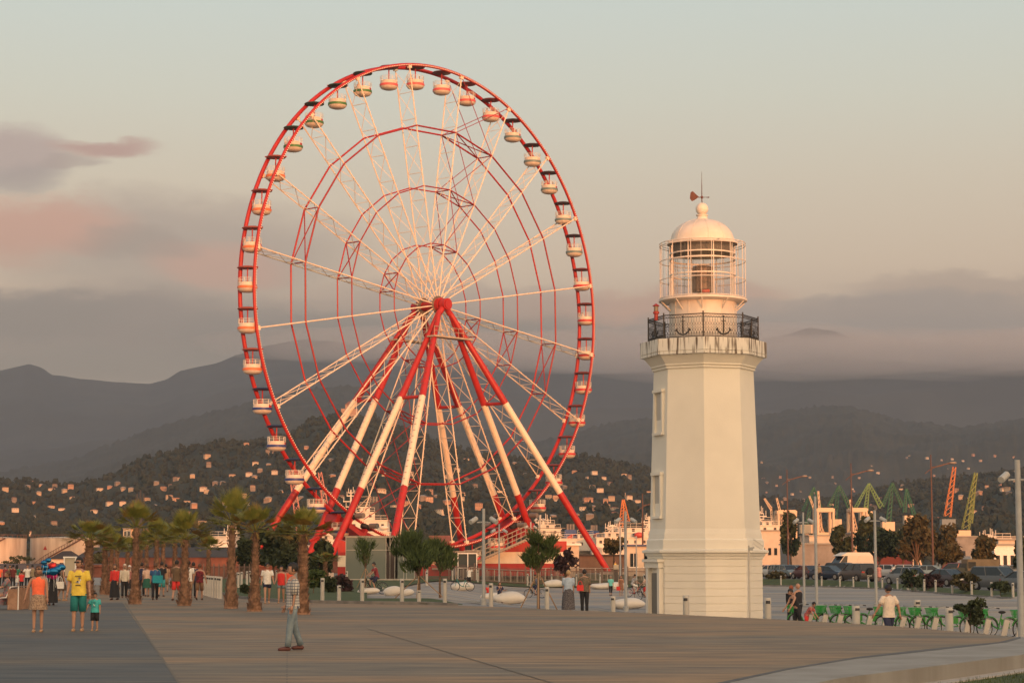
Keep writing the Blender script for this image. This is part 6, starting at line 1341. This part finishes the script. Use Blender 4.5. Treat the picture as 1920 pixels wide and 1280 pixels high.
ship('white ship with a red striped bridge just right of the ramp top',975,1075,420,[(986,1052,1004,1030),(1010,1051,992,1004),(1014,1040,984,992)],1030,hullw,None,[(1019,970,992)],1,[('lifeboat',990,1004,1000,1008,redt)])
ship('white ferry with two blue funnels bearing a red bird mark',1050,1130,440,[(1052,1128,1010,1032),(1083,1112,1002,1010)],1032,hullw,[(1057,1084,992,1022,funb),(1104,1126,994,1016,funb)],None,1)
ship('long white ship with an orange lifeboat left of the lighthouse',1110,1270,430,[(1118,1232,1008,1026),(1135,1226,998,1008),(1160,1216,990,998)],1026,hullw,None,[(1219,966,995),(1150,982,998)],1,[('lifeboat',1188,1206,997,1008,redt)])
ship('small red hulled fishing boat behind the silver cars',1664,1720,400,[(1676,1700,1020,1036)],1037,mat('hull_maroon',(.13,.025,.02),.6),None,[(1688,1002,1014)],1); ship('small white harbour tug with a tall mast before the pier shed',1820,1905,380,[(1850,1900,1022,1045),(1865,1895,1010,1022)],1045,hullw,None,[(1860,1000,1014)],1)
ship('white patrol vessel at the quay right of the lighthouse',1415,1475,440,[(1424,1462,985,1000),(1430,1448,978,985)],1000,hullw,None,[(1427,955,985)],1)
building('site_office','small white cabin with windows near the harbour at the far right',1860,1900,1012+10,300,white,depth=6,wins=3,z=-.5,cat='cabin')
# ================================================================ CRANES
cg=mat('crane_green',(.035,.13,.07),.5); cc=mat('crane_cream',(.62,.46,.32),.5); co=mat('crane_orange',(.62,.20,.05),.5); cy=mat('crane_olive',(.22,.26,.07),.5); cp=mat('crane_pink',(.55,.22,.17),.5)
def lattice(mb,a,b,w,r,n=9):
    a=Vector(a);b=Vector(b); q=(b-a).to_track_quat('Z','Y').to_matrix(); o=[q@Vector((sx*w/2,sy*w/2,0)) for sx,sy in((-1,-1),(1,-1),(1,1),(-1,1))]
    for k in o: mb.tube(a+k,b+k*.45,r*.85,4)
    for j in range(n):
        p0=a.lerp(b,j/n);p1=a.lerp(b,(j+1)/n); s0,s1=1-.55*j/n,1-.55*(j+1)/n
        for i in range(4): mb.tube(p0+o[i]*s0,p1+o[(i+1)%4]*s1,r*.6,3)
def crane(label,d,jibs,m,portal=None,foot=None,pm=None):
    bx=foot or jibs[0][1]; x=(bx[0]-960)/F*d; t=thing('harbour_crane',label,'crane',(x,d,-1)); o=t.location; g_=lambda p,dy=0:P(p[0],p[1],d)-o+Vector((0,dy,0))
    mb=MB()
    for a,b,w in jibs: lattice(mb,g_(b),g_(a),w*.8,.11)
    mb.build('jib',m,t)
    fp=foot or jibs[0][1]; f=g_(fp); mb=MB(); mb.box((f.x,f.y,f.z-1),(3.6,3.2,2.6)); mb.build('machine_house',pm or cc,t); mb=MB(); mb.tube((f.x,f.y,0),(f.x,f.y,f.z-2),1.1,10,.9)
    for s_ in (-1,1):
        for q_ in (-1,1): mb.tube((f.x+s_*3.4,f.y+q_*3,0),(f.x+s_*.8,f.y+q_*.8,f.z*.55),.3,5)
    mb.build('tower',pm or cc,t)
    if portal:
        a,b=g_(portal[0]),g_(portal[1]); mb=MB()
        for xx in (a.x,b.x):
            for yy in (-3,3): mb.tube((xx,yy,0),(xx,yy,a.z),.38,5)
            mb.box((xx,0,a.z),(.7,6.6,.7))
        for yy in (-3,3): mb.box(((a.x+b.x)/2,yy,a.z),(b.x-a.x,.7,1.0))
        mb.build('portal',cc,t)
crane('first green luffing crane from the lighthouse with thin arms',640,[((1525,913),(1509,992),1.2),((1525,913),(1503,958),.8),((1525,913),(1541,958),.6)],cg,foot=(1509,985))
crane('green luffing crane left of the brown lamp mast',620,[((1572,910),(1563,975),1.4),((1572,910),(1552,950),1.0),((1572,910),(1592,952),1.5)],cg,foot=(1563,975))
crane('yellow green luffing crane right of the brown lamp mast',620,[((1628,906),(1621,958),1.4),((1628,906),(1602,952),1.0),((1628,906),(1651,951),1.6)],mat('crane_yellow_green',(.18,.30,.10),.5),foot=(1621,960))
crane('bright green luffing crane right of the yellow green one',620,[((1672,905),(1663,982),1.6),((1672,905),(1652,950),1.1),((1672,905),(1690,950),1.2)],cg,foot=(1662,980))
crane('narrow folded green crane rightmost of the green group',650,[((1698,916),(1694,960),1.2),((1698,916),(1712,966),1.2)],mat('crane_deep_green',(.02,.13,.07),.5),foot=(1703,968))
crane('cream twin post crane nearest the lighthouse',520,[((1432,934),(1444,953),.8),((1444,953),(1449,1000),.9)],cc,foot=(1449,1000))
crane('cream portal crane with a slim leaning jib right of the twin posts',520,[((1455,933),(1469,995),.8)],cc,portal=((1455,960),(1487,960)),foot=(1469,998))
crane('cream portal crane with crossed jibs beside the slim poles',520,[((1516,929),(1541,1000),.8),((1533,920),(1537,995),.8)],cc,portal=((1528,956),(1557,956)),foot=(1541,1000))
crane('cream portal crane behind the brown lamp mast',520,[((1592,936),(1604,1000),.8)],cc,portal=((1592,956),(1619,956)),foot=(1604,998))
crane('tall orange boom crane standing alone on the right',560,[((1789,875),(1774,968),2.0)],co,foot=(1774,975),pm=mat('crane_blue_grey',(.12,.17,.2),.5))
crane('olive lattice boom crane at the far right with a cream base',560,[((1829,886),(1807,992),2.2),((1829,886),(1816,980),1.4)],cy,foot=(1802,996))
crane('pink lattice crane boom behind the left wheel rim',520,[((1168,936),(1163,990),1.3),((1168,936),(1176,978),1.3)],co,foot=(1168,1002))
crane('dark pink leaning lattice boom left of the red wheel leg',500,[((545,880),(565,1000),2.0),((600,885),(620,1000),2.0)],cp,foot=(590,1008),pm=fun)
crane('tiny distant crane mast above the tall slim palm',600,[((265,918),(265,950),.6),((259,925),(259,952),.6),((271,925),(271,952),.6)],dark,foot=(265,952),pm=dark)
# ================================================================ HILLSIDE HOUSES
hw=[mat('house_cream',(.46,.34,.24),.8),mat('house_peach',(.44,.26,.18),.8),mat('house_white',(.58,.48,.38),.8),mat('house_dull',(.25,.2,.17),.85)]
hr=[mat('roof_rust',(.24,.10,.06),.8),mat('roof_zinc',(.30,.27,.25),.6),mat('roof_brown',(.14,.08,.06),.8)]
wins_m=mat('far_window',(.05,.04,.04),.3)
protoH={}
def house_proto(k):
    t=thing('hillside_house','x','house'); r_=random.Random(k); w=r_.uniform(9,14); dp=8; h=r_.choice([3.0,4.2,5.4]); mb=MB(); mb.box((0,dp/2,h/2-3),(w,dp,h+6)); mb.build('wall',hw[k%4],t); e=.7; H=h+r_.uniform(1.2,2.2); mb=MB(); mb.add([(-w/2-e,-e,h),(w/2+e,-e,h),(w/2+e,dp+e,h),(-w/2-e,dp+e,h),(-w*.18,dp/2,H),(w*.18,dp/2,H)],[(0,1,5,4),(2,3,4,5),(0,4,3),(1,2,5),(0,1,2,3)]); mb.build('roof',hr[k%3],t)
    for r2 in range(2 if h>5 else 1):
        for q_ in range(4): mb=MB(); mb.box((-w/2+w*(q_+.5)/4,-.05,1.5+r2*2.6),(1.2,.2,1.3)); mb.build('window',wins_m,t)
    if k%2: mb=MB(); mb.box((0,-1,h*.5),(w*.8,1.8,.25)); mb.build('balcony',hw[2],t)
    return t
for k in range(8): protoH[k]=house_proto(k)
HS=[(14,920,15),(56,918,10),(64,909,7),(99,919,9),(77,934,6),(191,922,13),(208,922,8),(235,919,11),(248,926,12),(296,905,12),(331,904,8),(363,899,11),(405,905,11),(420,907,6),(437,893,12),(391,857,18),(393,874,9),(463,837,13),(489,892,11),(468,888,8),(390,926,12),(383,929,6),(353,945,10),(345,985,8),(69,970,18),(73,990,15),(107,985,14),(30,988,12),(8,985,11),(50,1003,10),(60,1000,9),(100,997,14),(180,966,10),(384,984,9),(503,850,9),(516,850,9),(480,870,8),(505,874,7),(575,843,8),(623,863,12),(681,865,8),(778,862,12),(720,775,0),(790,898,8),(840,895,14),(857,885,10),(770,888,8),(875,900,9),(892,912,7),(722,892,8),(718,924,8),(795,935,13),(820,935,8),(700,940,9),(690,918,7),(870,930,9),(925,905,8),(936,923,9),(875,862,8),(805,925,7),(745,950,8),(950,985,10),(840,958,7),(1115,891,10),(1131,896,14),(1110,913,12),(1125,918,13),(1170,892,7),(1180,903,8),(1094,954,8),(1100,948,7),(1112,953,10),(1136,950,13),(1153,955,9),(1146,943,8),(1080,967,12),(1105,970,17),(1150,968,10),(1020,948,9),(1045,945,7),(1100,937,8),(1430,902,9),(1428,874,7),(1438,911,12),(1462,896,8),(1477,900,9),(1485,928,9),(1518,897,7),(1560,897,8),(1565,908,7),(1632,877,8),(1645,887,9),(1610,897,6),(1690,912,9),(1700,862,7),(1706,862,8),(1738,866,9),(1750,895,9),(1765,865,7),(1785,860,8),(1805,865,7),(1825,862,9),(1838,866,8),(1865,855,8),(1890,925,9),(1880,920,12),(1835,930,10),(1900,865,7),(1815,880,7),(1775,880,8),(1600,930,7),(1525,925,7),(1505,937,9),(1650,935,8),(1455,917,6),(1470,935,7),(1180,935,8),(1195,945,8),(1215,925,7),(985,890,8),(1010,900,8),(965,870,7),(640,905,7),(610,930,9),(560,905,9),(530,925,8),(450,930,8),(420,945,7),(320,935,7),(280,940,8),(140,935,6),(120,955,7),(210,950,7)]
HS+=[(rnd.uniform(0,1200) if q_%3 else rnd.uniform(1430,1910),rnd.triangular(880,985,950),rnd.uniform(3.5,7)) for q_ in range(95)]
first={}; HP=[]
for i,(px,py,wpx) in enumerate(HS):
    if wpx==0: continue
    # march the view ray to the hill surface
    best=None
    for h_,a,b in ((hA,660,1890),(hB,2610,4990)):
        n=160
        for j in range(n):
            dd=a+(b-a)*j/n
            if h_(px,dd)>=zy(py,dd): best=(dd,h_(px,dd)); break
        if best: break
    if not best: continue
    dd,z=best; x=(px-960)/F*dd; k=rnd.randrange(8); wreal=wpx/F*dd; sc=max(.3,min(1.9,wreal/20)); lab='small sunlit house on the wooded hillside'
    yaw=rnd.uniform(-.15,.6)
    src=protoH[k]; HP.append((x,dd,z,sc))
    if k not in first: first[k]=1; src.location=(x,dd-3,z-1.0*sc); src.rotation_euler=(0,0,yaw); src.scale=(sc,)*3; src['label']=lab; src['group']='houses on the wooded hills'
    else: dup(src,(x,dd-3,z-1.0*sc),yaw,lab,sc,group='houses on the wooded hills')
# the pink church like house on the hill top behind the lattice
dd=1800; p=P(655,782,dd); t=thing('hilltop_building','pinkish building with stepped gables on top of the wooded hill','building',(p.x,dd,p.z-6)); mb=MB(); mb.box((0,0,6),(14,9,14)); mb.box((0,0,14),(7,7,5)); mb.build('wall',hw[1],t); mb=MB(); mb.add([(-4,-4,16.5),(4,-4,16.5),(4,4,16.5),(-4,4,16.5),(0,0,20)],[(0,1,4),(1,2,4),(2,3,4),(3,0,4),(0,1,2,3)]); mb.build('roof',hr[0],t)
# tree clumps on the near hills (a wood nobody could count)
mb=MB(); r_=random.Random(3)
for i in range(21000):
    dd=r_.uniform(.0,1)**.8*1230+670; px=r_.uniform(-60,1980); x=(px-960)/F*dd
    if any(abs(x-hx)<6*hs+1 and -16<dd-hd_<10 for hx,hd_,hz_,hs in HP): continue
    z=hA(px,dd); rr=r_.uniform(.8,2.0); n0=len(mb.v); c=Vector((x,dd,z+rr*.7)); mb.ball(c,rr,5,4,(1,1,r_.uniform(.8,1.7)))
    for j in range(n0,len(mb.v)): v=Vector(mb.v[j]); v+=rv(.42)*rr; mb.v[j]=tuple(v)
wd=mb.build('hillside_wood',hillmat('wood_leaves',(.038,.047,.036),(.024,.031,.026),.08)); tag(wd,'woodland covering the near hills behind the harbour','wood',kind='stuff')
# ================================================================ CLOUD BANK on the far ridge
cm=bpy.data.materials.new('cloud_vapour'); cm.use_nodes=True; t=cm.node_tree; t.nodes.clear(); o=t.nodes.new('ShaderNodeOutputMaterial'); v=t.nodes.new('ShaderNodeVolumePrincipled'); v.inputs['Color'].default_value=(.9,.88,.88,1); v.inputs['Density'].default_value=.0017; t.links.new(v.outputs[0],o.inputs['Volume'])
mb=MB(); r_=random.Random(11)

v.inputs['Density'].default_value=.0009
for i in range(20):
    px=lerp(1020,2150,i/15)+r_.uniform(-40,40) if i<16 else lerp(640,980,(i-16)/3); py=r_.uniform(640,676) if i<16 else 648; d=7000+i%4*330; c=P(px,py,d); mb=MB(); mb.ball((0,0,0),1,28,14,(r_.uniform(420,800),420,r_.uniform(48,82) if i<16 else 45))
    for j in range(len(mb.v)):
        q_=Vector(mb.v[j]); w=noise.noise_vector((q_+c)/330); q_+=Vector((w.x*90,w.y*50,w.z*22)); mb.v[j]=tuple(q_)
    cb=mb.build('cloud_bank',cm,None,smooth='all',xf=c); tag(cb,'low grey cloud resting on the far mountain ridge','cloud',group='clouds on the far ridge',kind='stuff')
